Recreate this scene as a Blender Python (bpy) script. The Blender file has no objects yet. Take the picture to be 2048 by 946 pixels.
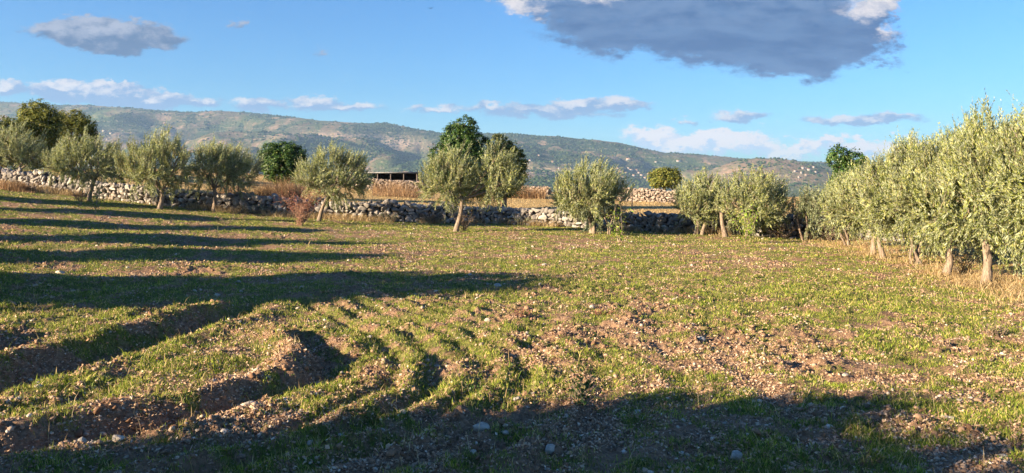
import bpy, math
import numpy as np
from mathutils import Vector

# ------------------------------------------------------------------ camera, sky, sun, exposure
scene = bpy.context.scene
COL = scene.collection
F = 1607.0            # focal length in pixels of the 2048 px wide frame
HZ = 360.0            # row of the horizon in that frame
EYE = 2.2
SUN_EL = math.radians(17.0)
SUN_AZ = math.radians(28.0)          # direction the light travels, measured from +X towards +Y

cam_data = bpy.data.cameras.new("camera")
cam = bpy.data.objects.new("camera", cam_data)
COL.objects.link(cam)
cam.location = (0, 0, EYE)
cam.rotation_euler = (math.radians(90), 0, 0)
cam_data.sensor_width = 36.0
cam_data.lens = 36.0 * F / 2048.0
cam_data.shift_y = -(473.0 - HZ) / 2048.0
cam_data.clip_start = 0.05
cam_data.clip_end = 60000
scene.camera = cam

scene.view_settings.view_transform = 'Standard'
scene.view_settings.look = 'None'
scene.view_settings.exposure = 2.08
scene.view_settings.gamma = 1.0
scene.view_settings.use_curve_mapping = False
scene.render.film_transparent = False
cy = scene.cycles
cy.max_bounces = 5
cy.diffuse_bounces = 2
cy.glossy_bounces = 1
cy.transmission_bounces = 2
cy.transparent_max_bounces = 4
cy.volume_bounces = 0
cy.use_adaptive_sampling = True
cy.adaptive_threshold = 0.02
cy.use_denoising = True

world = bpy.data.worlds.new("World")
scene.world = world
world.use_nodes = True
try:
    world.cycles.sampling_method = 'MANUAL'
    world.cycles.sample_map_resolution = 512
except Exception:
    pass


class NT:
    """small helper to write node maths"""
    def __init__(self, tree):
        self.t = tree
        self.n = tree.nodes
        self.l = tree.links

    def set(self, sock, v):
        if isinstance(v, bpy.types.NodeSocket):
            self.l.new(v, sock)
        else:
            sock.default_value = v

    def m(self, op, a, b=None, c=None, clamp=False):
        n = self.n.new('ShaderNodeMath')
        n.operation = op
        n.use_clamp = clamp
        self.set(n.inputs[0], a)
        if b is not None:
            self.set(n.inputs[1], b)
        if c is not None:
            self.set(n.inputs[2], c)
        return n.outputs[0]

    def smooth(self, x, lo, hi, a=0.0, b=1.0):
        n = self.n.new('ShaderNodeMapRange')
        n.interpolation_type = 'SMOOTHSTEP'
        self.set(n.inputs['Value'], x)
        n.inputs['From Min'].default_value = lo
        n.inputs['From Max'].default_value = hi
        n.inputs['To Min'].default_value = a
        n.inputs['To Max'].default_value = b
        return n.outputs['Result']

    def lin(self, x, lo, hi, a=0.0, b=1.0):
        n = self.n.new('ShaderNodeMapRange')
        self.set(n.inputs['Value'], x)
        n.inputs['From Min'].default_value = lo
        n.inputs['From Max'].default_value = hi
        n.inputs['To Min'].default_value = a
        n.inputs['To Max'].default_value = b
        return n.outputs['Result']

    def mix(self, f, a, b):
        n = self.n.new('ShaderNodeMix')
        n.data_type = 'RGBA'
        self.set(n.inputs['Factor'], f)
        self.set(n.inputs[6], a)
        self.set(n.inputs[7], b)
        return n.outputs[2]

    def noise(self, vec, scale, detail=4, rough=0.55, lac=2.0, dist=0.0, color=False):
        n = self.n.new('ShaderNodeTexNoise')
        if vec is not None:
            self.l.new(vec, n.inputs['Vector'])
        n.inputs['Scale'].default_value = scale
        n.inputs['Detail'].default_value = detail
        n.inputs['Roughness'].default_value = rough
        n.inputs['Lacunarity'].default_value = lac
        n.inputs['Distortion'].default_value = dist
        return n.outputs['Color' if color else 'Fac']

    def ramp(self, fac, stops, interp='LINEAR'):
        n = self.n.new('ShaderNodeValToRGB')
        n.color_ramp.interpolation = interp
        el = n.color_ramp.elements
        while len(el) < len(stops):
            el.new(0.5)
        for e, (p, c) in zip(el, stops):
            e.position = p
            e.color = (c[0], c[1], c[2], 1)
        self.set(n.inputs[0], fac)
        return n.outputs[0]

    def comb(self, x, y, z):
        n = self.n.new('ShaderNodeCombineXYZ')
        self.set(n.inputs[0], x); self.set(n.inputs[1], y); self.set(n.inputs[2], z)
        return n.outputs[0]

    def sep(self, v):
        n = self.n.new('ShaderNodeSeparateXYZ')
        self.l.new(v, n.inputs[0])
        return n.outputs[0], n.outputs[1], n.outputs[2]


def build_world():
    T = NT(world.node_tree)
    T.n.clear()
    out = T.n.new('ShaderNodeOutputWorld')
    bg = T.n.new('ShaderNodeBackground')
    T.l.new(bg.outputs[0], out.inputs[0])
    sky = T.n.new('ShaderNodeTexSky')
    sky.sky_type = 'NISHITA'
    sky.sun_disc = False
    sky.sun_elevation = SUN_EL
    # the sun stands opposite to the light's travel direction
    sx, sy = -math.cos(SUN_AZ), -math.sin(SUN_AZ)
    sky.sun_rotation = math.atan2(sx, sy) % (2 * math.pi)
    sky.altitude = 400
    sky.air_density = 1.25
    sky.dust_density = 0.25
    sky.ozone_density = 2.2
    bg.inputs['Strength'].default_value = SKY_STRENGTH
    tc = T.n.new('ShaderNodeTexCoord')
    x, y, z = T.sep(tc.outputs['Generated'])
    ys = T.m('MAXIMUM', y, 0.05)
    u = T.m('DIVIDE', x, ys)
    v = T.m('DIVIDE', z, ys)
    front = T.smooth(y, 0.05, 0.15)
    # warp
    base = T.comb(u, T.m('MULTIPLY', v, 1.9), 0.0)
    w1 = T.noise(base, 11.0, 7, 0.62, color=True)
    wx, wy, wz = T.sep(w1)
    w2 = T.noise(base, 34.0, 7, 0.68, color=True)
    vx, vy, vz = T.sep(w2)
    w3 = T.noise(base, 95.0, 6, 0.7, color=True)
    ux, uy, uz = T.sep(w3)
    du = T.m('ADD', T.m('MULTIPLY', T.m('SUBTRACT', wx, 0.5), 0.075), T.m('ADD', T.m('MULTIPLY', T.m('SUBTRACT', vx, 0.5), 0.085), T.m('MULTIPLY', T.m('SUBTRACT', ux, 0.5), 0.022)))
    dv = T.m('ADD', T.m('MULTIPLY', T.m('SUBTRACT', wy, 0.5), 0.030), T.m('ADD', T.m('MULTIPLY', T.m('SUBTRACT', vy, 0.5), 0.055), T.m('MULTIPLY', T.m('SUBTRACT', uy, 0.5), 0.016)))

    def field(cl, uu, vv):
        res = None
        for (px, py, a, b) in cl:
            cu, cv = (px - 1024) / F, (HZ - py) / F
            p = T.m('DIVIDE', T.m('SUBTRACT', uu, cu), a / F)
            q = T.m('DIVIDE', T.m('SUBTRACT', vv, cv), b / F)
            r = T.m('SQRT', T.m('ADD', T.m('MULTIPLY', p, p), T.m('MULTIPLY', q, q)))
            s = T.m('MULTIPLY', T.m('SUBTRACT', 1.0, r), min(b, 45) / 30.0)
            res = s if res is None else T.m('MAXIMUM', res, s)
        return res

    u1, v1 = T.m('ADD', u, du), T.m('ADD', v, dv)
    skycol = T.n.new('ShaderNodeMix'); skycol.data_type = 'RGBA'; skycol.blend_type = 'MULTIPLY'
    skycol.inputs['Factor'].default_value = 1.0
    T.l.new(sky.outputs[0], skycol.inputs[6])
    skycol.inputs[7].default_value = (*SKY_TINT, 1)
    col = skycol.outputs[2]

    det = T.noise(base, 26.0, 6, 0.6)
    streak = T.noise(T.comb(u, T.m('MULTIPLY', v, 4.0), 3.0), 14.0, 5, 0.6)
    K = CLOUD_GAIN

    def C(r, g, b):
        return (r * K, g * K, b * K, 1)

    # far cumulus low on the horizon
    hz = [(1300, 275, 72, 27), (1350, 290, 90, 24), (1420, 284, 70, 26), (1500, 287, 75, 26), (1560, 300, 120, 22),
          (1650, 293, 60, 24), (1720, 300, 90, 24), (1820, 300, 120, 20)]
    fh = field(hz, T.m('ADD', u, T.m('MULTIPLY', du, .7)), T.m('ADD', v, T.m('MULTIPLY', dv, 1.2)))
    ah = T.m('MULTIPLY', T.smooth(T.m('ADD', fh, T.m('MULTIPLY', T.m('SUBTRACT', det, .5), .5)), 0.0, 0.38), T.smooth(v, 0.0, 0.05, 0.35, 0.97))
    fh_up = field(hz, T.m('ADD', u, T.m('MULTIPLY', T.m('ADD', du, -.006), .7)), T.m('ADD', T.m('ADD', v, T.m('MULTIPLY', dv, 1.2)), .009))
    hcol = T.mix(T.smooth(T.m('ADD', T.m('SUBTRACT', fh, fh_up), T.m('MULTIPLY', T.m('SUBTRACT', det, .5), 1.0)), -.12, .25), C(.55, .68, .88), C(1.0, .90, .86))
    col = T.mix(T.m('MULTIPLY', ah, front), col, hcol)
    # small flat mid clouds
    md = [(10, 176, 50, 16), (120, 183, 75, 24), (215, 188, 120, 28), (300, 200, 110, 20), (400, 206, 55, 13),
          (520, 208, 70, 12), (630, 204, 55, 15), (690, 214, 80, 10), (870, 219, 90, 7), (980, 214, 70, 9),
          (1080, 222, 120, 13), (1150, 210, 70, 15), (1245, 207, 70, 13), (1130, 230, 110, 7), (1470, 234, 62, 13),
          (1375, 243, 20, 8), (1730, 238, 125, 11), (1790, 230, 60, 8)]
    mu, mv = T.m('ADD', u, T.m('MULTIPLY', du, .75)), T.m('ADD', v, T.m('MULTIPLY', dv, .55))
    fm = field(md, mu, mv)
    am = T.smooth(T.m('ADD', fm, T.m('MULTIPLY', T.m('SUBTRACT', det, .5), .55)), -0.06, 0.14, 0, .92)
    fm_up = field(md, T.m('ADD', mu, -0.004), T.m('ADD', mv, 0.0055))
    lit = T.smooth(T.m('ADD', T.m('SUBTRACT', fm, fm_up), T.m('MULTIPLY', T.m('SUBTRACT', vz, .5), 1.6)), 0.0, 0.42)
    mcol = T.mix(lit, C(.23, .38, .64), C(.84, .80, .82))
    col = T.mix(T.m('MULTIPLY', am, front), col, mcol)
    # grey cloud over the west
    wc = [(215, 68, 145, 34), (115, 56, 80, 15), (315, 80, 70, 20), (200, 58, 80, 32), (225, 90, 70, 24), (467, 45, 14, 9), (650, 106, 17, 8)]
    gu, gv = T.m('ADD', u, T.m('MULTIPLY', du, .8)), T.m('ADD', v, T.m('MULTIPLY', dv, .55))
    fw = field(wc, gu, gv)
    aw = T.smooth(T.m('ADD', fw, T.m('MULTIPLY', T.m('SUBTRACT', det, .5), .35)), -0.02, 0.22, 0, .96)
    fw_up = field(wc, T.m('ADD', gu, -0.008), T.m('ADD', gv, 0.012))
    lw = T.smooth(T.m('ADD', T.m('MULTIPLY', T.m('SUBTRACT', fw, fw_up), .55), T.m('MULTIPLY', T.m('SUBTRACT', vz, .5), 2.6)), -0.3, 0.6)
    wcol = T.mix(lw, C(.09, .17, .34), C(.42, .47, .60))
    col = T.mix(T.m('MULTIPLY', aw, front), col, wcol)
    # the big dark cloud
    bc = [(1390, 0, 385, 105), (1560, 55, 215, 100), (1230, 50, 170, 66), (1080, 5, 95, 42), (1690, 80, 105, 62),
          (1590, 100, 160, 62), (1750, 10, 52, 60), (1760, 128, 45, 12), (1420, 70, 180, 66)]
    fb = field(bc, u1, v1)
    ab = T.smooth(T.m('ADD', fb, T.m('MULTIPLY', T.m('SUBTRACT', det, .5), .35)), -0.06, 0.46, 0, 1)
    edge = T.smooth(fb, 0.05, 0.9)
    dark = T.mix(T.smooth(streak, .35, .65), C(.045, .135, .35), C(.10, .215, .45))
    top = T.smooth(v, 0.155, 0.235)
    dark = T.mix(T.m('MULTIPLY', top, T.smooth(det, .35, .62, .0, .6)), dark, C(.20, .31, .53))
    brt = [(1745, 8, 80, 42), (1700, 22, 60, 20), (1030, 15, 60, 42), (1180, -25, 130, 32), (1770, 70, 30, 22)]
    fl = T.smooth(T.m('ADD', field(brt, u1, v1), T.m('MULTIPLY', T.m('SUBTRACT', det, .5), 1.9)), -0.05, 0.95)
    whit = T.mix(T.smooth(vz, .38, .6), C(.62, .62, .70), C(.98, .90, .88))
    dark = T.mix(T.m('MULTIPLY', fl, .85), dark, whit)
    col = T.mix(T.m('MULTIPLY', ab, front), col, dark)
    T.l.new(col, bg.inputs['Color'])


SKY_STRENGTH = 0.052
SKY_TINT = (0.25, 0.53, 0.90)
CLOUD_GAIN = 4.55
build_world()

sun_data = bpy.data.lights.new("sun", 'SUN')
sun_data.energy = 5.0
sun_data.color = (1.0, 0.80, 0.55)
sun_data.angle = math.radians(0.55)
sun = bpy.data.objects.new("sun", sun_data)
COL.objects.link(sun)
ldir = Vector((math.cos(SUN_AZ) * math.cos(SUN_EL), math.sin(SUN_AZ) * math.cos(SUN_EL), -math.sin(SUN_EL)))
sun.rotation_euler = ldir.to_track_quat('-Z', 'Y').to_euler()
sun.location = (-30, -20, 20)

# ------------------------------------------------------------------ helpers
_P = np.random.RandomState(7).permutation(4096).astype(np.int64)
_V = np.random.RandomState(8).rand(4096)


def _hash(ix, iy, s):
    return _V[(_P[(_P[(ix + s * 131) & 4095] + iy) & 4095])]


def vnoise(x, y, s=0):
    xi = np.floor(x).astype(np.int64); yi = np.floor(y).astype(np.int64)
    fx = x - xi; fy = y - yi
    fx = fx * fx * fx * (fx * (fx * 6 - 15) + 10); fy = fy * fy * fy * (fy * (fy * 6 - 15) + 10)
    a = _hash(xi, yi, s); b = _hash(xi + 1, yi, s); c = _hash(xi, yi + 1, s); d = _hash(xi + 1, yi + 1, s)
    return (a + (b - a) * fx) * (1 - fy) + (c + (d - c) * fx) * fy


def fbm(x, y, oct=4, s=0, gain=0.5):
    r = 0.0; a = 1.0; t = 0.0
    for o in range(oct):
        ca, sa = math.cos(0.6 * o), math.sin(0.6 * o)
        f = 2.03 ** o
        r = r + a * vnoise((x * ca - y * sa) * f + 17.3 * o, (x * sa + y * ca) * f - 9.1 * o, s + o)
        t += a; a *= gain
    return r / t


def sstep(x, a, b):
    t = np.clip((x - a) / (b - a), 0, 1)
    return t * t * (3 - 2 * t)


def new_mesh(name, verts, faces, mat=None, loops=None, smooth=False):
    """faces: list of (n,k) int arrays with a constant number of corners each"""
    verts = np.asarray(verts, dtype=np.float32)
    me = bpy.data.meshes.new(name)
    if not isinstance(faces, (list, tuple)):
        faces = [faces]
    faces = [np.asarray(f, dtype=np.int32) for f in faces if len(f)]
    nl = sum(f.size for f in faces); nf = sum(len(f) for f in faces)
    me.vertices.add(len(verts)); me.vertices.foreach_set('co', verts.ravel())
    me.loops.add(nl); me.polygons.add(nf)
    li = np.concatenate([f.ravel() for f in faces])
    tot = np.concatenate([np.full(len(f), f.shape[1], np.int32) for f in faces])
    st = np.concatenate([[0], np.cumsum(tot)[:-1]]).astype(np.int32)
    me.loops.foreach_set('vertex_index', li)
    me.polygons.foreach_set('loop_start', st)
    me.polygons.foreach_set('loop_total', tot)
    if smooth:
        me.polygons.foreach_set('use_smooth', np.ones(nf, bool))
    me.update(calc_edges=True)
    me.validate(clean_customdata=False)
    if mat is not None:
        me.materials.append(mat)
    return me


def add_attr(me, name, vals):
    a = me.attributes.new(name, 'FLOAT', 'POINT')
    a.data.foreach_set('value', np.asarray(vals, dtype=np.float32))


def obj(name, me, parent=None, loc=None):
    o = bpy.data.objects.new(name, me)
    COL.objects.link(o)
    if parent is not None:
        o.parent = parent
    if loc is not None:
        o.location = loc
    return o


def tag(o, label=None, cat=None, group=None, kind=None):
    if label: o['label'] = label
    if cat: o['category'] = cat
    if group: o['group'] = group
    if kind: o['kind'] = kind
    return o


def thing(name, label, cat, loc, group=None):
    o = bpy.data.objects.new(name, None)
    COL.objects.link(o)
    o.location = loc
    o.empty_display_size = 0.3
    return tag(o, label, cat, group)


def tube(path, radii, sides=7, rough=0.0, rng=None, close=True):
    path = np.asarray(path, float); n = len(path)
    tan = np.gradient(path, axis=0)
    tan /= np.linalg.norm(tan, axis=1)[:, None] + 1e-9
    ref = np.array([0.31, 0.95, 0.12]) if abs(tan[0][2]) > .5 else np.array([0, 0, 1.0])
    vs = []
    for i in range(n):
        a = np.cross(tan[i], ref); a /= np.linalg.norm(a) + 1e-9
        b = np.cross(tan[i], a)
        ang = np.arange(sides) / sides * 2 * math.pi
        r = radii[i] * (1 + (rng.uniform(-rough, rough, sides) if rng is not None else 0))
        vs.append(path[i] + (np.cos(ang) * r)[:, None] * a + (np.sin(ang) * r)[:, None] * b)
    vs = np.concatenate(vs)
    q = []
    for i in range(n - 1):
        for k in range(sides):
            k2 = (k + 1) % sides
            q.append((i * sides + k, i * sides + k2, (i + 1) * sides + k2, (i + 1) * sides + k))
    caps = []
    if close:
        vs = np.vstack([vs, path[-1:]])
        c = len(vs) - 1
        caps = [((n - 1) * sides + k, (n - 1) * sides + (k + 1) % sides, c) for k in range(sides)]
    return vs, np.array(q, int), np.array(caps, int).reshape(-1, 3)


class MB:
    def __init__(self):
        self.v = []; self.q = []; self.t = []; self.n = 0

    def add(self, v, q=None, t=None):
        self.v.append(np.asarray(v, float))
        if q is not None and len(q): self.q.append(np.asarray(q, int) + self.n)
        if t is not None and len(t): self.t.append(np.asarray(t, int) + self.n)
        self.n += len(v)
        return self

    def tube(self, *a, **k):
        return self.add(*tube(*a, **k))

    def box(self, c, s, rz=0.0):
        x, y, z = np.array(s) / 2
        v = np.array([(-x, -y, -z), (x, -y, -z), (x, y, -z), (-x, y, -z), (-x, -y, z), (x, -y, z), (x, y, z), (-x, y, z)])
        ca, sa = math.cos(rz), math.sin(rz)
        v = np.stack([v[:, 0] * ca - v[:, 1] * sa, v[:, 0] * sa + v[:, 1] * ca, v[:, 2]], 1) + np.array(c)
        return self.add(v, [(0, 3, 2, 1), (4, 5, 6, 7), (0, 1, 5, 4), (1, 2, 6, 5), (2, 3, 7, 6), (3, 0, 4, 7)])

    def mesh(self, name, mat, smooth=False):
        fs = []
        if self.q: fs.append(np.concatenate(self.q))
        if self.t: fs.append(np.concatenate(self.t))
        return new_mesh(name, np.concatenate(self.v), fs, mat, smooth=smooth)


def ico(level=1):
    p = (1 + 5 ** .5) / 2
    v = [(-1, p, 0), (1, p, 0), (-1, -p, 0), (1, -p, 0), (0, -1, p), (0, 1, p), (0, -1, -p), (0, 1, -p), (p, 0, -1), (p, 0, 1), (-p, 0, -1), (-p, 0, 1)]
    f = [(0, 11, 5), (0, 5, 1), (0, 1, 7), (0, 7, 10), (0, 10, 11), (1, 5, 9), (5, 11, 4), (11, 10, 2), (10, 7, 6), (7, 1, 8), (3, 9, 4), (3, 4, 2), (3, 2, 6), (3, 6, 8), (3, 8, 9), (4, 9, 5), (2, 4, 11), (6, 2, 10), (8, 6, 7), (9, 8, 1)]
    v = [np.array(a, float) / np.linalg.norm(a) for a in v]
    for _ in range(level):
        c = {}; nf = []
        def mid(a, b):
            k = (min(a, b), max(a, b))
            if k not in c:
                m = v[a] + v[b]; v.append(m / np.linalg.norm(m)); c[k] = len(v) - 1
            return c[k]
        for a, b, d in f:
            x, y, z = mid(a, b), mid(b, d), mid(d, a)
            nf += [(a, x, z), (b, y, x), (d, z, y), (x, y, z)]
        f = nf
    return np.array(v), np.array(f)


def stone_shapes(n, level, rng, cuts=9, lo=.5, hi=.85):
    """angular rock shapes: a sphere cut flat by random planes"""
    v0, f0 = ico(level)
    res = []
    for _ in range(n):
        v = v0.copy()
        for _c in range(cuts):
            d = rng.normal(size=3); d /= np.linalg.norm(d)
            h = rng.uniform(lo, hi)
            t = v @ d
            over = np.clip(t - h, 0, None)
            v = v - over[:, None] * d
        v *= rng.uniform(.93, 1.07, (len(v), 1))
        res.append(v / np.abs(v).max())
    return np.array(res), f0


def rot_mats(rng, n, tilt=3.14):
    a = rng.uniform(0, 2 * math.pi, n)
    b = rng.uniform(-tilt, tilt, n); c = rng.uniform(-tilt, tilt, n)
    ca, sa, cb, sb, cc, sc = np.cos(a), np.sin(a), np.cos(b), np.sin(b), np.cos(c), np.sin(c)
    z = np.zeros(n); o = np.ones(n)
    Rz = np.stack([ca, -sa, z, sa, ca, z, z, z, o], 1).reshape(n, 3, 3)
    Ry = np.stack([cb, z, sb, z, o, z, -sb, z, cb], 1).reshape(n, 3, 3)
    Rx = np.stack([o, z, z, z, cc, -sc, z, sc, cc], 1).reshape(n, 3, 3)
    return Rz @ Ry @ Rx


def scatter(shapes, f0, pos, scl, R, rng):
    """shapes (k,m,3) placed at pos with per axis scale scl (n,3) and rotations"""
    n = len(pos)
    k = rng.randint(0, len(shapes), n)
    V = shapes[k] * scl[:, None, :]
    V = np.einsum('nij,nmj->nmi', R, V) + pos[:, None, :]
    m = shapes.shape[1]
    Fc = f0[None] + (np.arange(n) * m)[:, None, None]
    return V.reshape(-1, 3), Fc.reshape(-1, f0.shape[1])


# ------------------------------------------------------------------ terrain shape
def pl(points, closed=False):
    """ground points seen at columns and rows of the frame, found along the sight line"""
    r = []
    dd = np.concatenate([np.arange(2.5, 12, .02), np.arange(12, 90, .05)])
    for px, py in points:
        X = (px - 1024) / F * dd
        f = slope(X, dd) - (EYE + (HZ - py) / F * dd)
        i = int(np.argmax(f > 0))
        r.append((X[i], dd[i]))
    return np.array(r)


def slope(X, Y):
    ax = np.clip(-X, 0, 30)
    left = 0.03 * ax + 0.0015 * ax * ax
    right = -0.02 * np.clip(X, 0, 40)
    fade = 1 - sstep(Y, 150, 600)
    z = (left + right) * fade
    t = np.clip(Y - 41, 0, 36)
    z = z + 0.027 * t
    t2 = np.clip(Y - 84, 0, None)
    z = z - 0.045 * np.minimum(t2, 60) - 0.055 * np.clip(t2 - 60, 0, 2200)
    return z


def rut_field(X, Y, poly, side):
    """signed distance to a polyline (positive on the given side), and distance off its ends"""
    best = np.full(X.shape, 1e9); sg = np.zeros(X.shape); tt = np.zeros(X.shape)
    n = len(poly) - 1
    for i in range(n):
        a, b = poly[i], poly[i + 1]
        d = b - a; L2 = d @ d
        t = np.clip(((X - a[0]) * d[0] + (Y - a[1]) * d[1]) / L2, 0, 1)
        qx, qy = X - (a[0] + t * d[0]), Y - (a[1] + t * d[1])
        r = np.hypot(qx, qy)
        m = r < best
        s = np.sign(d[0] * qy - d[1] * qx)
        best = np.where(m, r, best); sg = np.where(m, s, sg); tt = np.where(m, (i + t) / n, tt)
    return best * sg * side, tt


def smooth_poly(p, it=3):
    for _ in range(it):
        q = [p[0]]
        for a, b in zip(p[:-1], p[1:]):
            q += [a * .75 + b * .25, a * .25 + b * .75]
        q.append(p[-1]); p = np.array(q)
    return p


RUT_A = smooth_poly(pl([(-260, 830), (-100, 800), (20, 775), (140, 735), (260, 695), (360, 664), (440, 640), (520, 612)]), 2)
RUT_B = smooth_poly(pl([(548, 652), (600, 672), (650, 700), (668, 735), (640, 765), (590, 785), (520, 806), (430, 834), (300, 862), (150, 885), (0, 915), (-100, 935)]), 2)
RUT_BX = smooth_poly(pl([(420, 575), (500, 608), (560, 645), (620, 672), (655, 700), (668, 735), (640, 765), (590, 785), (520, 806), (430, 834), (300, 862), (150, 885), (0, 915), (-100, 935)]), 2)
RUT_C = smooth_poly(pl([(395, 640), (450, 628), (520, 606)]), 1)
RUT_D = smooth_poly(pl([(-100, 720), (30, 690), (80, 665)]), 1)
RUT_E = [smooth_poly(pl(p), 1) for p in (
    [(715, 690), (740, 720), (735, 745)], [(765, 665), (800, 715), (825, 750), (815, 775)],
    [(835, 690), (865, 735), (860, 770)], [(905, 700), (945, 740), (950, 770)],
    [(1120, 700), (1150, 745), (1180, 790), (1190, 830)], [(890, 625), (925, 650)], [(1000, 650), (1060, 680), (1110, 720)])]


def big_relief(X, Y):
    z = 0.10 * (fbm(X * .35, Y * .35, 3, 3) - .5) * sstep(Y, 3, 8)
    near = (Y > 3) & (Y < 24) & (np.abs(X) < 16)
    if near.any():
        x, y = X[near], Y[near]
        add = np.zeros(x.shape)
        wob = (fbm(x * 1.3, y * 1.3, 3, 60) - .5) * .35
        for poly, side, dep, wid, ban in ((RUT_A, 1, .15, .24, .17), (RUT_B, -1, .13, .20, .15), (RUT_D, 1, .07, .22, .08)):
            s, t = rut_field(x, y, poly, side)
            s = s + wob
            amp = np.clip(np.minimum(t, 1 - t) * 8, 0, 1) * (0.75 + 0.5 * fbm(x * 1.1, y * 1.1, 2, 71))
            add += amp * (-dep * np.exp(-(s / wid) ** 2) + ban * np.exp(-((s - wid * 1.9) / (wid * 1.1)) ** 2)
                          + .3 * ban * np.exp(-((s + wid * 1.9) / wid) ** 2))
        s, t = rut_field(x, y, RUT_BX, -1)
        o = np.clip(-s - .45, 0, 9) + (fbm(x * .9, y * .9, 2, 78) - .5) * .25
        amp = sstep(-s, .5, .8) * np.exp(-np.clip(-s - .8, 0, 9) / 2.4) * sstep(t, .02, .15) * (.6 + .7 * fbm(x * 1.2, y * 1.2, 2, 79))
        add += .052 * amp * np.sin(2 * math.pi * o / .44)
        for poly in RUT_E[:0]:
            s, t = rut_field(x, y, poly, 1)
            s = s + wob * .6
            amp = np.clip(np.minimum(t, 1 - t) * 4, 0, 1)
            add += amp * (.45 + fbm(x * 2.2, y * 2.2, 2, 77)) * (-.025 * np.exp(-(s / .13) ** 2) + .035 * np.exp(-((s + .22) / .15) ** 2))
        z[near] += add
    # old plough lines running away from the camera, fading to the far side
    ph = (X - 0.04 * (Y - 6) ** 2 * .3) * 7.0 + 3 * (fbm(X * .2, Y * .2, 2, 33) - .5) * 2
    z = z + .016 * np.sin(ph) * sstep(Y, 4, 7) * (1 - sstep(Y, 12, 20))
    # banks along the track rows to the left
    z = z + .05 * np.sin(Y * 2.1 + 3 * fbm(X * .15, Y * .15, 2, 44)) * sstep(-X, 2, 9) * sstep(Y, 12, 16) * (1 - sstep(Y, 32, 38))
    return z


def detail(X, Y):
    z = 0.06 * (fbm(X * 1.6, Y * 1.6, 3, 11) - .5)
    rg = .55 + .9 * sstep(fbm(X * .9, Y * .9, 2, 12), .4, .62)
    z = z + 0.055 * rg * (fbm(X * 5.5, Y * 5.5, 3, 21) - .5)
    c = fbm(X * 14, Y * 14, 2, 31)
    z = z + 0.045 * rg * np.clip(c - .5, 0, 1) * 2
    return z


def H(X, Y):
    X = np.asarray(X, float); Y = np.asarray(Y, float)
    z = slope(X, Y)
    w = 1 - sstep(np.hypot(X, Y), 80, 140)
    return z + w * (big_relief(X, Y) + detail(X, Y) * (1 - .5 * sstep(Y, 15, 35)))


def H1(x, y):
    return float(H(np.array([x]), np.array([y]))[0])


def on_ground(px, py):
    p = pl([(px, py)])[0]
    return p[0], p[1]


def bump(X, Y, px, py, rx, ry):
    """soft patch seen round (px,py) of the frame, given in ground metres"""
    c = on_ground(px, py)
    return np.exp(-(((X - c[0]) / rx) ** 2 + ((Y - c[1]) / ry) ** 2))


def rut_soil(X, Y):
    r = np.zeros(X.shape)
    near = (Y > 3) & (Y < 24) & (np.abs(X) < 16)
    if near.any():
        x, y = X[near], Y[near]
        m = np.zeros(x.shape)
        for poly, side, wid in ((RUT_A, 1, .30), (RUT_B, -1, .24), (RUT_D, 1, .25)):
            s, t = rut_field(x, y, poly, side)
            m = np.maximum(m, np.exp(-((s - wid * .7) / (wid * 1.3)) ** 2) * np.clip(np.minimum(t, 1 - t) * 9, 0, 1))
        r[near] = m
    return r


def green(X, Y):
    """0 bare soil, 1 closed grass"""
    g = 0.565 + .65 * (fbm(X * .55, Y * .55, 3, 5) - .5) + 1.5 * (fbm(X * 2.6, Y * 2.6, 3, 6) - .5) + .8 * (fbm(X * 9, Y * 9, 2, 7) - .5)
    g = g + .30 * bump(X, Y, 1640, 580, 4.5, 3.5) + .25 * bump(X, Y, 1850, 860, 2.0, 1.2) + .2 * bump(X, Y, 1950, 760, 1.8, 1.5)
    g = g - .20 * bump(X, Y, 1550, 690, 4.0, 2.2) - .08 * bump(X, Y, 1200, 660, 2.5, 2.5) - .2 * bump(X, Y, 1700, 760, 1.6, 1.0)
    g = g + .30 * bump(X, Y, 300, 700, 1.6, 1.8) + .3 * bump(X, Y, 120, 640, 2.0, 1.6) + .25 * bump(X, Y, 780, 790, 1.0, .8)
    g = g + .15 * bump(X, Y, 850, 700, 2.0, 2.0) - .26 * bump(X, Y, 400, 770, 1.2, .8) - .2 * bump(X, Y, 120, 860, 1.3, .6)
    g = g - .22 * bump(X, Y, 1050, 900, 2.6, 1.0) - .2 * bump(X, Y, 150, 930, 1.5, .6)
    g = g + .06 * sstep(Y, 11, 16) + .16 * sstep(Y, 30, 36)
    g = g - .38 * rut_soil(X, Y)
    return np.clip(g, 0, 1)


def row_x(Y):
    """the tree row along the right edge of the field"""
    a = np.array([6, 18.5, 20.7, 26.5, 31, 36]); b = np.array([11.3, 11.1, 11.1, 12.0, 12.2, 13.0])
    return np.interp(Y, a, b)


def dry(X, Y):
    """0 none, 1 straw coloured dead grass"""
    d = sstep(X - row_x(Y) + 1.6 * (fbm(X * .7, Y * .7, 3, 52) - .5), -1.8, 0.6) * .85 * (Y < 36)
    d = np.maximum(d, sstep(Y - wall_y(X), -.2, .8))
    return np.clip(d + .8 * (fbm(X * .8, Y * .8, 3, 51) - .62), 0, 1)


WALL_PTS = []
for _px, _d in ((-420, 46), (-200, 44.5), (0, 43), (100, 42), (250, 40.6), (400, 39.5), (550, 38.6), (700, 38.3), (850, 39.2), (1000, 40),
                (1150, 38.4), (1300, 36.8), (1450, 35.4), (1600, 34.2), (1750, 33.2), (1950, 32.2), (2250, 31.5)):
    WALL_PTS.append(((_px - 1024) / F * _d, _d))
WALL_PTS = np.array(WALL_PTS)


def wall_y(X):
    return np.interp(X, WALL_PTS[:, 0], WALL_PTS[:, 1])


# ------------------------------------------------------------------ materials
def material(name):
    m = bpy.data.materials.new(name)
    m.use_nodes = True
    m.node_tree.nodes.clear()
    T = NT(m.node_tree)
    out = T.n.new('ShaderNodeOutputMaterial')
    return m, T, out


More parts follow.
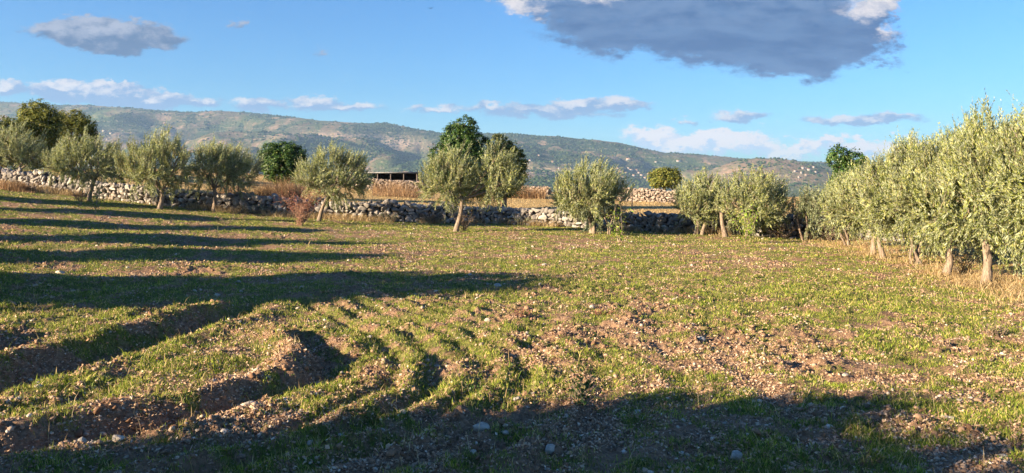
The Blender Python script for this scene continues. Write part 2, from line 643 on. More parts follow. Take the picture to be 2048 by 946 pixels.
def principled(T, out, color, rough=.85, normal=None, spec=.25):
    p = T.n.new('ShaderNodeBsdfPrincipled')
    T.set(p.inputs['Base Color'], color)
    T.set(p.inputs['Roughness'], rough)
    p.inputs['Specular IOR Level'].default_value = spec
    if normal is not None:
        T.l.new(normal, p.inputs['Normal'])
    T.l.new(p.outputs[0], out.inputs[0])
    return p


def bumpnode(T, h, strength, dist):
    b = T.n.new('ShaderNodeBump')
    b.inputs['Strength'].default_value = strength
    b.inputs['Distance'].default_value = dist
    T.l.new(h, b.inputs['Height'])
    return b.outputs[0]


def island(T):
    return T.n.new('ShaderNodeNewGeometry').outputs['Random Per Island']


def objco(T):
    return T.n.new('ShaderNodeTexCoord').outputs['Object']


def attr(T, name):
    a = T.n.new('ShaderNodeAttribute')
    a.attribute_name = name
    return a.outputs['Fac']


def mat_leaf(name, stops, trans=.35, rough=.55, back=None, spec=.3):
    m, T, out = material(name)
    r = island(T)
    co = objco(T)
    c = T.ramp(r, stops)
    if back is not None:
        g = T.n.new('ShaderNodeNewGeometry')
        c = T.mix(T.m('MULTIPLY', g.outputs['Backfacing'], .8), c, (*back, 1))
    nz = T.m('ADD', T.m('MULTIPLY', T.noise(co, 1.6, 2), .4), T.m('MULTIPLY', T.noise(co, 6.5, 2), .6))
    c2 = T.n.new('ShaderNodeHueSaturation')
    T.l.new(c, c2.inputs['Color'])
    T.set(c2.inputs['Value'], T.lin(nz, .36, .64, .50, 1.40))
    p = T.n.new('ShaderNodeBsdfPrincipled')
    T.l.new(c2.outputs[0], p.inputs['Base Color'])
    p.inputs['Roughness'].default_value = rough
    p.inputs['Specular IOR Level'].default_value = spec
    tr = T.n.new('ShaderNodeBsdfTranslucent')
    T.l.new(c2.outputs[0], tr.inputs[0])
    mx = T.n.new('ShaderNodeMixShader')
    mx.inputs[0].default_value = trans
    T.l.new(p.outputs[0], mx.inputs[1]); T.l.new(tr.outputs[0], mx.inputs[2])
    T.l.new(mx.outputs[0], out.inputs[0])
    return m


def mat_bark(name, a, b):
    m, T, out = material(name)
    co = objco(T)
    mp = T.n.new('ShaderNodeMapping'); mp.inputs['Scale'].default_value = (1, 1, .25)
    T.l.new(co, mp.inputs[0])
    n = T.noise(mp.outputs[0], 22, 6, .65)
    n2 = T.noise(co, 3, 3)
    c = T.mix(T.smooth(n, .35, .65), (*a, 1), (*b, 1))
    c = T.mix(T.smooth(n2, .5, .75, 0, .5), c, (a[0] * .7, a[1] * .85, a[2] * .7, 1))
    principled(T, out, c, .9, bumpnode(T, n, .9, .03))
    return m


def mat_soil():
    m, T, out = material("soil_and_turf")
    co = objco(T)
    g = attr(T, 'green'); d = attr(T, 'dry')
    n1 = T.noise(co, 3.0, 8, .62)
    n2 = T.noise(co, 18.0, 8, .7)
    n3 = T.noise(co, 70.0, 5, .7)
    soil = T.ramp(n2, [(.28, (.07, .042, .027)), (.42, (.19, .115, .070)), (.58, (.31, .20, .125)), (.75, (.42, .30, .21))])
    soil = T.mix(T.smooth(n1, .4, .7, 0, .45), soil, (.34, .20, .12, 1))
    grass = T.ramp(n2, [(.3, (.045, .06, .014)), (.5, (.13, .15, .035)), (.7, (.23, .22, .065))])
    straw = T.ramp(n2, [(.3, (.20, .13, .05)), (.5, (.42, .29, .12)), (.72, (.58, .44, .21))])
    gf = T.smooth(T.m('ADD', g, T.m('MULTIPLY', T.m('SUBTRACT', n3, .5), .9)), .35, .75)
    c = T.mix(T.m('MULTIPLY', gf, .85), soil, grass)
    df = T.smooth(T.m('ADD', d, T.m('MULTIPLY', T.m('SUBTRACT', n3, .5), .6)), .25, .7)
    c = T.mix(df, c, straw)
    # pale stone chips and crumbs
    vo = T.n.new('ShaderNodeTexVoronoi'); vo.inputs['Scale'].default_value = 26
    T.l.new(co, vo.inputs['Vector'])
    chip = T.m('MULTIPLY', T.smooth(vo.outputs['Distance'], .22, .12), T.smooth(T.noise(co, 9, 2), .52, .6))
    c = T.mix(T.m('MULTIPLY', chip, .7), c, (.42, .33, .26, 1))
    h = T.m('ADD', T.m('MULTIPLY', n2, 1.0), T.m('MULTIPLY', n3, .45))
    principled(T, out, c, .95, bumpnode(T, h, .9, .045), .1)
    return m


def mat_stone(name, stops, scale=6.0, bump=.02):
    m, T, out = material(name)
    co = objco(T)
    r = island(T)
    n = T.noise(co, scale * 2.5, 7, .65)
    n2 = T.noise(co, scale * .6, 4, .6)
    c = T.ramp(r, stops)
    c = T.mix(T.smooth(n, .35, .6, .55, 0), c, (.13, .115, .10, 1))
    c = T.mix(T.smooth(n2, .5, .7, 0, .35), c, (.36, .25, .16, 1))
    lich = T.smooth(T.noise(co, scale * 5, 4, .6), .6, .68, 0, .5)
    c = T.mix(lich, c, (.42, .40, .36, 1))
    principled(T, out, c, .93, bumpnode(T, n, .7, bump), .15)
    return m


def mat_plain(name, color, rough=.8, var=.25, scale=8):
    m, T, out = material(name)
    n = T.noise(objco(T), scale, 6, .6)
    a = tuple(x * (1 - var) for x in color); b = tuple(min(1, x * (1 + var)) for x in color)
    c = T.mix(T.smooth(n, .3, .7), (*a, 1), (*b, 1))
    principled(T, out, c, rough, bumpnode(T, n, .3, .02))
    return m


def mat_ramp_island(name, stops, rough=.8, spec=.2, trans=0.0):
    m, T, out = material(name)
    c = T.ramp(island(T), stops)
    p = principled(T, out, c, rough, None, spec)
    if trans:
        tr = T.n.new('ShaderNodeBsdfTranslucent'); T.l.new(c, tr.inputs[0])
        mx = T.n.new('ShaderNodeMixShader'); mx.inputs[0].default_value = trans
        T.l.new(p.outputs[0], mx.inputs[1]); T.l.new(tr.outputs[0], mx.inputs[2])
        T.l.new(mx.outputs[0], out.inputs[0])
    return m


M_SOIL = mat_soil()
M_GRASS = mat_leaf("grass_blades", [(0, (.075, .125, .014)), (.30, (.16, .23, .020)), (.60, (.29, .34, .035)), (.78, (.40, .38, .07)), (.86, (.52, .40, .17)), (1, (.58, .44, .22))], .35, .6)
M_STRAW = mat_leaf("dead_grass", [(0, (.20, .125, .055)), (.4, (.38, .265, .125)), (.8, (.50, .385, .21)), (1, (.58, .48, .30))], .3, .7)
M_RUST = mat_leaf("rust_dead_grass", [(0, (.15, .080, .04)), (.5, (.29, .17, .085)), (1, (.44, .31, .17))], .3, .7)
M_LITTER = mat_ramp_island("litter", [(0, (.13, .07, .04)), (.3, (.30, .18, .11)), (.6, (.42, .275, .17)), (.88, (.54, .38, .25)), (1, (.62, .50, .38))], .85)
M_CLOD = mat_stone("clods", [(0, (.20, .12, .07)), (.5, (.36, .23, .145)), (.78, (.46, .33, .225)), (.92, (.55, .45, .35)), (1, (.60, .53, .45))], 10, .008)
M_FIELDSTONE = mat_stone("field_stone", [(0, (.34, .28, .22)), (.5, (.45, .40, .33)), (1, (.56, .51, .44))], 9, .01)
M_WALL = mat_stone("wall_limestone", [(0, (.12, .11, .10)), (.35, (.215, .195, .175)), (.7, (.32, .29, .26)), (1, (.45, .42, .38))], 4, .03)
M_WALLCORE = mat_plain("wall_core", (.05, .04, .035), .95)
M_PALEWALL = mat_stone("pale_wall_limestone", [(0, (.19, .145, .115)), (.5, (.28, .22, .175)), (1, (.38, .31, .25))], 3, .02)
M_OLIVE = mat_leaf("olive_leaves", [(0, (.065, .095, .020)), (.35, (.165, .205, .040)), (.7, (.32, .34, .085)), (.93, (.47, .445, .17)), (1, (.58, .53, .28))], .30, .48, (.32, .35, .23), .4)
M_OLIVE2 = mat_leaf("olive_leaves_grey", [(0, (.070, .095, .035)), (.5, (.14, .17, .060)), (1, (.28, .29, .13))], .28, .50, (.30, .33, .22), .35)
M_CAROB = mat_leaf("carob_leaves", [(0, (.018, .050, .012)), (.5, (.045, .095, .018)), (.9, (.09, .15, .03)), (1, (.15, .19, .05))], .25, .45)
M_OAK = mat_leaf("almond_leaves", [(0, (.060, .085, .018)), (.5, (.15, .17, .032)), (.9, (.25, .25, .05)), (1, (.30, .24, .07))], .3, .6)
M_LEAFYEL = mat_leaf("sucker_leaves", [(0, (.10, .19, .02)), (.6, (.24, .34, .03)), (1, (.42, .42, .07))], .4, .5)
M_RED = mat_leaf("red_leaves", [(0, (.12, .035, .03)), (.5, (.24, .085, .06)), (1, (.36, .19, .11))], .35, .6)
M_BRANCH_RED = mat_bark("red_stems", (.24, .12, .08), (.38, .23, .15))
M_BARK = mat_bark("olive_bark", (.14, .105, .078), (.29, .225, .17))
M_BARKD = mat_bark("dark_bark", (.12, .085, .06), (.24, .18, .13))
M_TWIG = mat_bark("twigs", (.22, .17, .11), (.36, .29, .2))


# ------------------------------------------------------------------ ground sheet
def build_ground():
    th_front = np.linspace(-40, 40, 820)
    th_side = np.concatenate([np.linspace(-180, -60, 25)[:-1], np.linspace(-60, -40, 26)[:-1]])
    th = np.radians(np.concatenate([th_side, th_front, -th_side[::-1][:-1]]))
    r = [0.4]
    while r[-1] < 4.8: r.append(r[-1] * 1.06)
    while r[-1] < 26: r.append(r[-1] * 1.0042)
    while r[-1] < 60: r.append(r[-1] * 1.008)
    while r[-1] < 12000: r.append(r[-1] * 1.05)
    r = np.array(r)
    A, R = np.meshgrid(th, r)
    X = R * np.sin(A); Y = R * np.cos(A)
    Z = H(X, Y)
    n, m = X.shape
    v = np.stack([X.ravel(), Y.ravel(), Z.ravel()], 1)
    i = np.arange(n - 1)[:, None] * m
    j = np.arange(m)[None]
    j2 = (j + 1) % m
    q = np.stack([i + j, i + j2, i + m + j2, i + m + j], -1).reshape(-1, 4)[:, ::-1]
    v = np.vstack([v, [[0, 0, H1(0, 0)]]])
    c = len(v) - 1
    t = np.array([(c, k, (k + 1) % m) for k in range(m)])[:, ::-1]
    me = new_mesh("ground", v, [q, t], M_SOIL, smooth=True)
    add_attr(me, 'green', np.append(green(X, Y).ravel(), .5))
    add_attr(me, 'dry', np.append((dry(X, Y)).ravel(), 0))
    tag(obj("ground", me), "stony field of short grass and ploughed brown soil", "ground", kind="structure")


build_ground()


# ------------------------------------------------------------------ far hills
CREST = np.array([(-900, 215), (-200, 208), (0, 204), (60, 207), (120, 210), (180, 210), (215, 213), (330, 221), (390, 224), (430, 221), (480, 224), (560, 231), (640, 241),
                  (700, 245), (780, 247), (810, 252), (850, 261), (880, 266), (950, 267), (1010, 266), (1060, 270), (1120, 273), (1190, 279), (1240, 286),
                  (1290, 297), (1330, 305), (1400, 310), (1470, 315), (1540, 320), (1640, 324), (1760, 329), (2048, 333), (3000, 338)], float)


def hill_z(u, Y):
    px = u * F + 1024
    cy_ = np.interp(px, CREST[:, 0], CREST[:, 1]) + 2.4 * (fbm(px * .03, px * 0 + 2, 4, 81) - .5)
    Yc = np.interp(px, [-900, 0, 500, 1000, 1400, 2048, 3000], [7200, 7000, 6600, 6300, 6000, 6500, 6500]) + 400 * (fbm(u * 9, u * 0, 2, 82) - .5)
    Y0 = 2300.0
    zc = (HZ - cy_) / F * Yc + EYE
    s = np.clip((Y - Y0) / (Yc - Y0), 0, 1.6)
    X = u * Y
    wx = X + 500 * (fbm(X / 900, Y / 900, 2, 83) - .5); wy = Y + 500 * (fbm(X / 900, Y / 900, 2, 84) - .5)
    g = np.abs(fbm(wx / 1150, wy / 1700, 4, 85, .5) - .5) * 2         # gully lines
    g2 = np.abs(fbm(wx / 420, wy / 600, 3, 86, .5) - .5) * 2
    rise = np.interp(s, [0, .12, .30, .45, .62, .80, .93, 1.0, 1.6], [0, .05, .20, .27, .50, .66, .92, 1.0, .93])
    rise = rise + .05 * (fbm(X / 700, Y / 500, 3, 87) - .5) * sstep(s, .05, .3) * (1 - sstep(s, .85, .97))
    mid = sstep(s, .05, .35) * (1 - sstep(s, .84, .98))
    z = -118 + (zc + 118) * rise + (g - .35) * 190 * mid + (g2 - .3) * 85 * mid
    z = z + 6 * (fbm(X / 90, Y / 90, 3, 88) - .5)
    # crest cap: never poke above the sky line from here
    lim = EYE + (HZ - cy_) / F * Y
    z = np.where(s < .97, np.minimum(z, lim - 18 * (1 - s)), z)
    # the brown knoll at the right
    kx, ky = (1530 - 1024) / F * 4300, 4300.
    k = np.exp(-(np.abs((X - kx) / 430) ** 2.6 + ((Y - ky) / 700) ** 2))
    z = np.maximum(z, -112 + 230 * k + (g2 - .3) * 8 * k)
    return z


def hill_masks(X, Y):
    a = fbm(X / 260, Y / 420, 4, 91)
    b = fbm(X / 75, Y / 110, 4, 92)
    return a, b


def mat_hills():
    m, T, out = material("hill_slopes")
    co = T.n.new('ShaderNodeTexCoord').outputs['Object']
    mp = T.n.new('ShaderNodeMapping'); mp.inputs['Scale'].default_value = (1 / 1000, 1 / 1900, 1 / 1000)
    T.l.new(co, mp.inputs[0])
    v = mp.outputs[0]
    wood = attr(T, 'wood'); cliff = attr(T, 'cliff')
    n1 = T.noise(v, 2.6, 6, .6, dist=.6)
    n2 = T.noise(v, 9.0, 6, .62, dist=.4)
    n3 = T.noise(v, 45.0, 4, .65)
    field = T.ramp(n2, [(.3, (.040, .045, .020)), (.42, (.12, .085, .05)), (.50, (.055, .07, .026)), (.6, (.19, .13, .085)), (.75, (.36, .27, .185))])
    meadow = T.ramp(n3, [(.3, (.030, .050, .016)), (.7, (.070, .095, .030))])
    c = T.mix(T.smooth(n1, .50, .60), field, meadow)
    c = T.mix(T.smooth(T.m('ADD', wood, T.m('MULTIPLY', T.m('SUBTRACT', n3, .5), .5)), .40, .60, 0, .9), c, (.024, .042, .016, 1))
    # terrace walls and rock bands following the contours
    px, py, pz = T.sep(co)
    w = T.m('FRACT', T.m('ADD', T.m('MULTIPLY', pz, 1 / 34.), T.m('MULTIPLY', n2, 2.2)))
    band = T.m('MULTIPLY', T.smooth(w, .80, .90), T.smooth(n3, .42, .6))
    c = T.mix(T.m('MULTIPLY', band, .45), c, (.34, .27, .20, 1))
    c = T.mix(T.m('MULTIPLY', cliff, T.smooth(n3, .35, .6, .2, 1)), c, (.40, .28, .21, 1))
    principled(T, out, c, .95, bumpnode(T, n3, .8, 14.0), .05)
    return m


def build_hills():
    us = np.linspace(-1.35, 1.35, 900)
    ys = [1500.0]
    while ys[-1] < 8800: ys.append(ys[-1] * 1.0042)
    ys = np.array(ys)
    U, Y = np.meshgrid(us, ys)
    X = U * Y
    Z = hill_z(U, Y)
    Z[0] = -160
    n, m = X.shape
    v = np.stack([X.ravel(), Y.ravel(), Z.ravel()], 1)
    i = np.arange(n - 1)[:, None] * m; j = np.arange(m - 1)[None]
    q = np.stack([i + j, i + j + 1, i + m + j + 1, i + m + j], -1).reshape(-1, 4)
    me = new_mesh("hills", v, q, mat_hills(), smooth=True)
    a, b = hill_masks(X, Y)
    kn = np.exp(-(np.abs((X - 1354) / 430) ** 2.6 + ((Y - 4300) / 700) ** 2))
    hi = .10 * sstep(Z, 260, 420) * (X < 500)
    wood = sstep(a + hi + .35 * (b - .5), .44, .60) * (1 - kn)
    px = U * F + 1024
    cl = np.exp(-(((px - 790) / 55) ** 2 + ((HZ - (Z - EYE) / Y * F - 287) / 12) ** 2)) + .8 * np.exp(-(((px - 640) / 110) ** 2 + ((HZ - (Z - EYE) / Y * F - 272) / 7) ** 2)) + .5 * np.exp(-(((px - 230) / 40) ** 2 + ((HZ - (Z - EYE) / Y * F - 268) / 8) ** 2)) + .8 * np.exp(-(((px - 1090) / 60) ** 2 + ((HZ - (Z - EYE) / Y * F - 345) / 12) ** 2))
    add_attr(me, 'wood', wood.ravel()); add_attr(me, 'cliff', np.clip(cl + .3 * kn, 0, 1).ravel())
    tag(obj("hills", me), "long hazy ridge of scrubby hills with pale terraces", "hills", kind="structure")
    # scrub and trees far off on the slopes, one mass
    rng = np.random.RandomState(5)
    N = 150000
    u = rng.uniform(-.8, .8, N); y = np.exp(rng.uniform(math.log(2400), math.log(7000), N))
    x = u * y
    a, b = hill_masks(x, y)
    p = sstep(a + .10 * sstep(hill_z(u, y), 260, 420) * (x < 500) + .45 * (b - .5), .40, .60) * .95 + .07
    p = p * (1 - .85 * np.exp(-(np.abs((x - 1354) / 430) ** 2.6 + ((y - 4300) / 700) ** 2)))
    k = rng.rand(N) < p * .55
    u, x, y = u[k], x[k], y[k]
    z = hill_z(u, y)
    n = len(x)
    v0, f0 = ico(0)
    sh = np.array([v0 * rng.uniform(.75, 1.2, (12, 1)) for _ in range(6)])
    s = rng.uniform(3.5, 11, n)
    scl = np.stack([s, s, s * .62], 1)
    V, Fc = scatter(sh, f0, np.stack([x, y, z + s * .2], 1), scl, rot_mats(rng, n, .2), rng)
    m = mat_ramp_island("scrub", [(0, (.010, .024, .010)), (.6, (.024, .044, .016)), (1, (.06, .08, .03))], .95, .05)
    tag(obj("woodland", new_mesh("woodland", V, Fc, m)), "dark scrub and woodland scattered over the far hills", "woodland", kind="stuff")


build_hills()


# ------------------------------------------------------------------ the haze between here and the hills
def build_haze():
    b = MB().box((0, 0, 240), (26000, 26000, 980))
    lo = 0
    m, T, out = material("haze_air")
    pv = T.n.new('ShaderNodeVolumePrincipled')
    pv.inputs['Color'].default_value = (.42, .66, 1.0, 1)
    pv.inputs['Density'].default_value = HAZE_D
    pv.inputs['Anisotropy'].default_value = 0.1
    T.l.new(pv.outputs[0], out.inputs['Volume'])
    tag(obj("haze", b.mesh("haze", m)), "pale blue haze lying over the valley and hills", "haze", kind="stuff")


HAZE_D = 0.000050
build_haze()


# ------------------------------------------------------------------ drystone walls
def resample(P, step):
    seg = np.hypot(*np.diff(P, axis=0).T); L = np.concatenate([[0], np.cumsum(seg)])
    s = np.arange(0, L[-1], step)
    return np.stack([np.interp(s, L, P[:, 0]), np.interp(s, L, P[:, 1])], 1), s


def drystone(name, pts, height, thick, size, label, mat, seed, hvar=.12, group=None):
    rng = np.random.RandomState(seed)
    shapes, f0 = stone_shapes(30, 2, rng, 9, .38, .75)
    # make them blockier
    shapes = shapes / np.abs(shapes).max(axis=1, keepdims=True)
    P, s = resample(pts, size * .55)
    T_ = np.gradient(P, axis=0); T_ /= np.linalg.norm(T_, axis=1)[:, None]
    Nn = np.stack([T_[:, 1], -T_[:, 0]], 1)       # towards the camera side
    zb = np.array([float(slope(np.array([p[0]]), np.array([p[1]]))[0]) for p in P])
    hh = height * (1 + hvar * 2.2 * (fbm(s * .35, s * 0 + seed, 3, seed) - .5) + hvar * (fbm(s * 1.4, s * 0, 2, seed + 1) - .5))
    pos, scl, tl = [], [], []
    L = s[-1]
    for face in (1, -1, 0):
        z = 0.0; row = 0
        nrow = int(height * 1.2 / (size * .62)) + 1
        for row in range(nrow):
            zz = (row + .45) * size * .62
            q = rng.uniform(0, size)
            while q < L:
                k = rng.uniform(.45, 1.5)
                if rng.rand() < .15: k *= 1.4
                w = size * k
                qc = q + w * .45
                i = min(int(qc / (size * .55)), len(P) - 1)
                h_loc = hh[i]
                q += w * .86
                hk = size * rng.uniform(.5, .95)
                if zz + hk * .3 > h_loc + (rng.uniform(-.04, .05) if face == 0 else 0): continue
                if face == 0 and zz < h_loc - size * 1.3: continue
                batter = 1 - .22 * zz / height
                off = face * (thick / 2 - size * .30) * batter + rng.uniform(-.045, .045)
                if face == 0: off = rng.uniform(-.5, .5) * thick * .5
                p = P[i] + Nn[i] * off
                pos.append((p[0], p[1], zb[i] + zz - .03 + rng.uniform(-.04, .04)))
                scl.append((w * .58, size * rng.uniform(.36, .66), hk * rng.uniform(.52, .78)))
                tl.append(math.atan2(T_[i][1], T_[i][0]))
    # tumbled stones at the foot and on top
    for _ in range(int(L * 1.6)):
        i = rng.randint(0, len(P))
        off = rng.choice([1, 1, -1]) * (thick / 2 + abs(rng.normal(0, .28)))
        p = P[i] + Nn[i] * off
        k = size * rng.uniform(.25, .5)
        pos.append((p[0], p[1], H1(p[0], p[1]) + k * .25)); scl.append((k, k * .8, k * .6)); tl.append(rng.uniform(0, 3))
    pos = np.array(pos); scl = np.array(scl); tl = np.array(tl)
    n = len(pos)
    R = rot_mats(rng, n, .38)
    jit = rng.normal(0, .16, n)
    a = tl + jit
    Rz = np.zeros((n, 3, 3)); Rz[:, 0, 0] = np.cos(a); Rz[:, 0, 1] = -np.sin(a); Rz[:, 1, 0] = np.sin(a); Rz[:, 1, 1] = np.cos(a); Rz[:, 2, 2] = 1
    b = rng.normal(0, .22, n)
    Ry = np.zeros((n, 3, 3)); Ry[:, 0, 0] = np.cos(b); Ry[:, 0, 2] = np.sin(b); Ry[:, 2, 0] = -np.sin(b); Ry[:, 2, 2] = np.cos(b); Ry[:, 1, 1] = 1
    V, Fc = scatter(shapes, f0, pos, scl, Rz @ Ry, rng)
    me = new_mesh(name, V, Fc, mat)
    root = tag(obj(name, me), label, "wall", group, kind="thing")
    # rubble core so no light leaks through
    mb = MB()
    c0, c1 = [], []
    for i in range(0, len(P), 3):
        t = thick * .22
        h = hh[i] * .80
        for sgn in (1, -1):
            p = P[i] + Nn[i] * t * sgn
            c0.append((p[0], p[1], zb[i] - .1)); c1.append((p[0], p[1], zb[i] + h))
    k = len(c0) // 2
    v = c0 + c1; n0 = len(c0); q = []
    for i in range(k - 1):
        a, b, c, d = 2 * i, 2 * i + 1, 2 * i + 3, 2 * i + 2
        q += [(a, d, n0 + d, n0 + a), (b, n0 + b, n0 + c, c), (n0 + a, n0 + d, n0 + c, n0 + b)]
    q += [(0, n0, n0 + 1, 1), (2 * k - 2, 2 * k - 1, n0 + 2 * k - 1, n0 + 2 * k - 2)]
    mb.add(v, q)
    obj("rubble_core", mb.mesh("rubble_core", M_WALLCORE), root)
    return root


drystone("drystone_wall", WALL_PTS, .90, .75, .27, "long grey drystone wall of tumbled limestone behind the olive trees", M_WALL, 3)


def gp(px, d):
    return np.array([(px - 1024) / F * d, d])


drystone("drystone_wall", np.array([gp(1238, 66), gp(1290, 65), gp(1420, 63.5)]), 1.05, .8, .22,
         "pale tan stone wall across the dry field, beside the thin post", M_PALEWALL, 11, .08)
drystone("drystone_wall", np.array([gp(640, 71), gp(760, 70), gp(850, 70)]), .95, .7, .22,
         "low whitish stone wall in front of the dark shed", M_PALEWALL, 12, .06)
drystone("drystone_wall", np.array([gp(980, 76), gp(1040, 75), gp(1100, 74)]), .8, .8, .24,
         "reddish far field wall seen right of the forked olive", M_PALEWALL, 13, .12)


# ------------------------------------------------------------------ leaves and trees
def leaf_quads(P, D, N_, L, W):
    """diamond leaves: base P, direction D, width axis N_"""
    n = len(P)
    a = P; b = P + D * (L * .5)[:, None] + N_ * (W * .5)[:, None]
    c = P + D * L[:, None]; d = P + D * (L * .5)[:, None] - N_ * (W * .5)[:, None]
    V = np.stack([a, b, c, d], 1).reshape(-1, 3)
    q = (np.arange(n) * 4)[:, None] + np.array([0, 1, 2, 3])[None]
    return V, q


def unit(v):
    return v / (np.linalg.norm(v, axis=-1, keepdims=True) + 1e-9)


def sample_lobes(rng, lobes, n, shell=.5):
    L = np.array(lobes, float)
    vol = L[:, 3] * L[:, 4] * L[:, 5]
    k = rng.choice(len(L), n, p=vol / vol.sum())
    d = unit(rng.normal(size=(n, 3)))
    r = rng.rand(n) ** (1 / 3.) * (1 - shell) + shell * rng.uniform(.75, 1.0, n)
    c = L[k][:, :3]; rad = L[k][:, 3:]
    return c + d * rad * r[:, None], d, r, k


def crown_olive(rng, lobes, n_shoots, leaves=34, leaf=.085, upright=1.0, shoot=(.35, .8), width=.24, zmin=None):
    per = 6
    n_spray = max(3, int(n_shoots * 1.6) // per)
    P0, d, r, k = sample_lobes(rng, lobes, int(n_spray * 1.15), .5)
    so = rng.uniform(0, 50)
    gap = .5 * (vnoise(P0[:, 0] * 1.9 + so, P0[:, 2] * 1.6, 3) + vnoise(P0[:, 1] * 1.9 + so, P0[:, 2] * 1.6 + P0[:, 0], 4))
    o_ = np.argsort(-gap)[:n_spray]
    P0, d, r, k = P0[o_], d[o_], r[o_], k[o_]
    n_spray = len(P0)
    sprd = rng.normal(0, .16, (n_spray, 3))
    rep = lambda a: np.repeat(a, per, 0)
    P0, d, r, sprd = rep(P0), rep(d), rep(r), rep(sprd)
    n_shoots = len(P0)
    P0 = P0 + rng.normal(0, .055, P0.shape)
    bot = np.clip(-d[:, 2], 0, 1)
    dirs = unit(d * np.array([.55, .55, .35]) + np.array([0, 0, 1.0]) * (upright * (1 - 1.45 * bot))[:, None] + sprd + rng.normal(0, .11, (n_shoots, 3)))
    Ls = rng.uniform(shoot[0], shoot[1], n_shoots) * np.where(bot > .4, .8, 1)
    wild = rng.rand(n_shoots) < .09
    Ls[wild] *= 1.65
    P0 = P0 - dirs * (Ls * (.55 - .25 * bot))[:, None]
    bend = unit(rng.normal(size=(n_shoots, 3))) * .14 + d * .20 * bot[:, None] + np.array([.10, .03, 0])
    t = (np.arange(leaves) + .5) / leaves
    t = t[None] + rng.uniform(-.01, .01, (n_shoots, leaves))
    pos = P0[:, None] + dirs[:, None] * (Ls[:, None] * t)[..., None] + bend[:, None] * (Ls[:, None] * t ** 2)[..., None]
    tang = unit(dirs[:, None] + 2 * bend[:, None] * t[..., None])
    side = unit(np.cross(tang, unit(rng.normal(size=tang.shape))))
    ld = unit(tang * rng.uniform(.8, 1.5, t.shape)[..., None] + side * rng.uniform(.4, .9, t.shape)[..., None])
    nn = unit(np.cross(ld, unit(rng.normal(size=ld.shape))))
    lens = leaf * 1.12 * rng.uniform(.7, 1.25, t.shape) * (1.1 - .45 * t)
    pos = pos.reshape(-1, 3); ld = ld.reshape(-1, 3); nn = nn.reshape(-1, 3); lens = lens.ravel()
    keep = rng.rand(len(pos)) < .93
    if zmin is not None: keep &= pos[:, 2] > zmin
    V, q = leaf_quads(pos[keep], ld[keep], nn[keep], lens[keep], lens[keep] * width)
    # bare twigs inside the shoots (thin ribbons with three sides)
    m = max(1, n_shoots // 2)
    s0 = P0[:m]; s1 = P0[:m] + dirs[:m] * (Ls[:m] * .95)[:, None] + bend[:m] * (Ls[:m] * .9)[:, None]
    a = unit(np.cross(dirs[:m], np.array([.3, .9, .1]))); b = np.cross(dirs[:m], a)
    ring = [a, -.5 * a + .87 * b, -.5 * a - .87 * b]
    tv = np.stack([s0 + r_ * .006 for r_ in ring] + [s1], 1).reshape(-1, 3)
    base = (np.arange(m) * 4)[:, None]
    tf = np.concatenate([base + np.array([x]) for x in ((0, 1, 3), (1, 2, 3), (2, 0, 3))])
    return V, q, tv, tf


def make_trunk(rng, base_r, h, lean, bend=.06):
    n = 9
    t = np.linspace(0, 1, n)
    path = np.stack([lean[0] * t + bend * np.sin(t * 3.1) * rng.choice([-1, 1]), lean[1] * t + rng.normal(0, .015, n), h * t], 1)
    path[0, 2] = -.12
    rad = base_r * (.95 - .25 * t + .35 * np.exp(-t * 10) + .05 * np.exp(-((t - 1) * 6) ** 2))
    return path, rad


TREE_N = 0
G_WALL = "olive trees along the drystone wall"
G_ROW = "olive trees in the row along the right side"


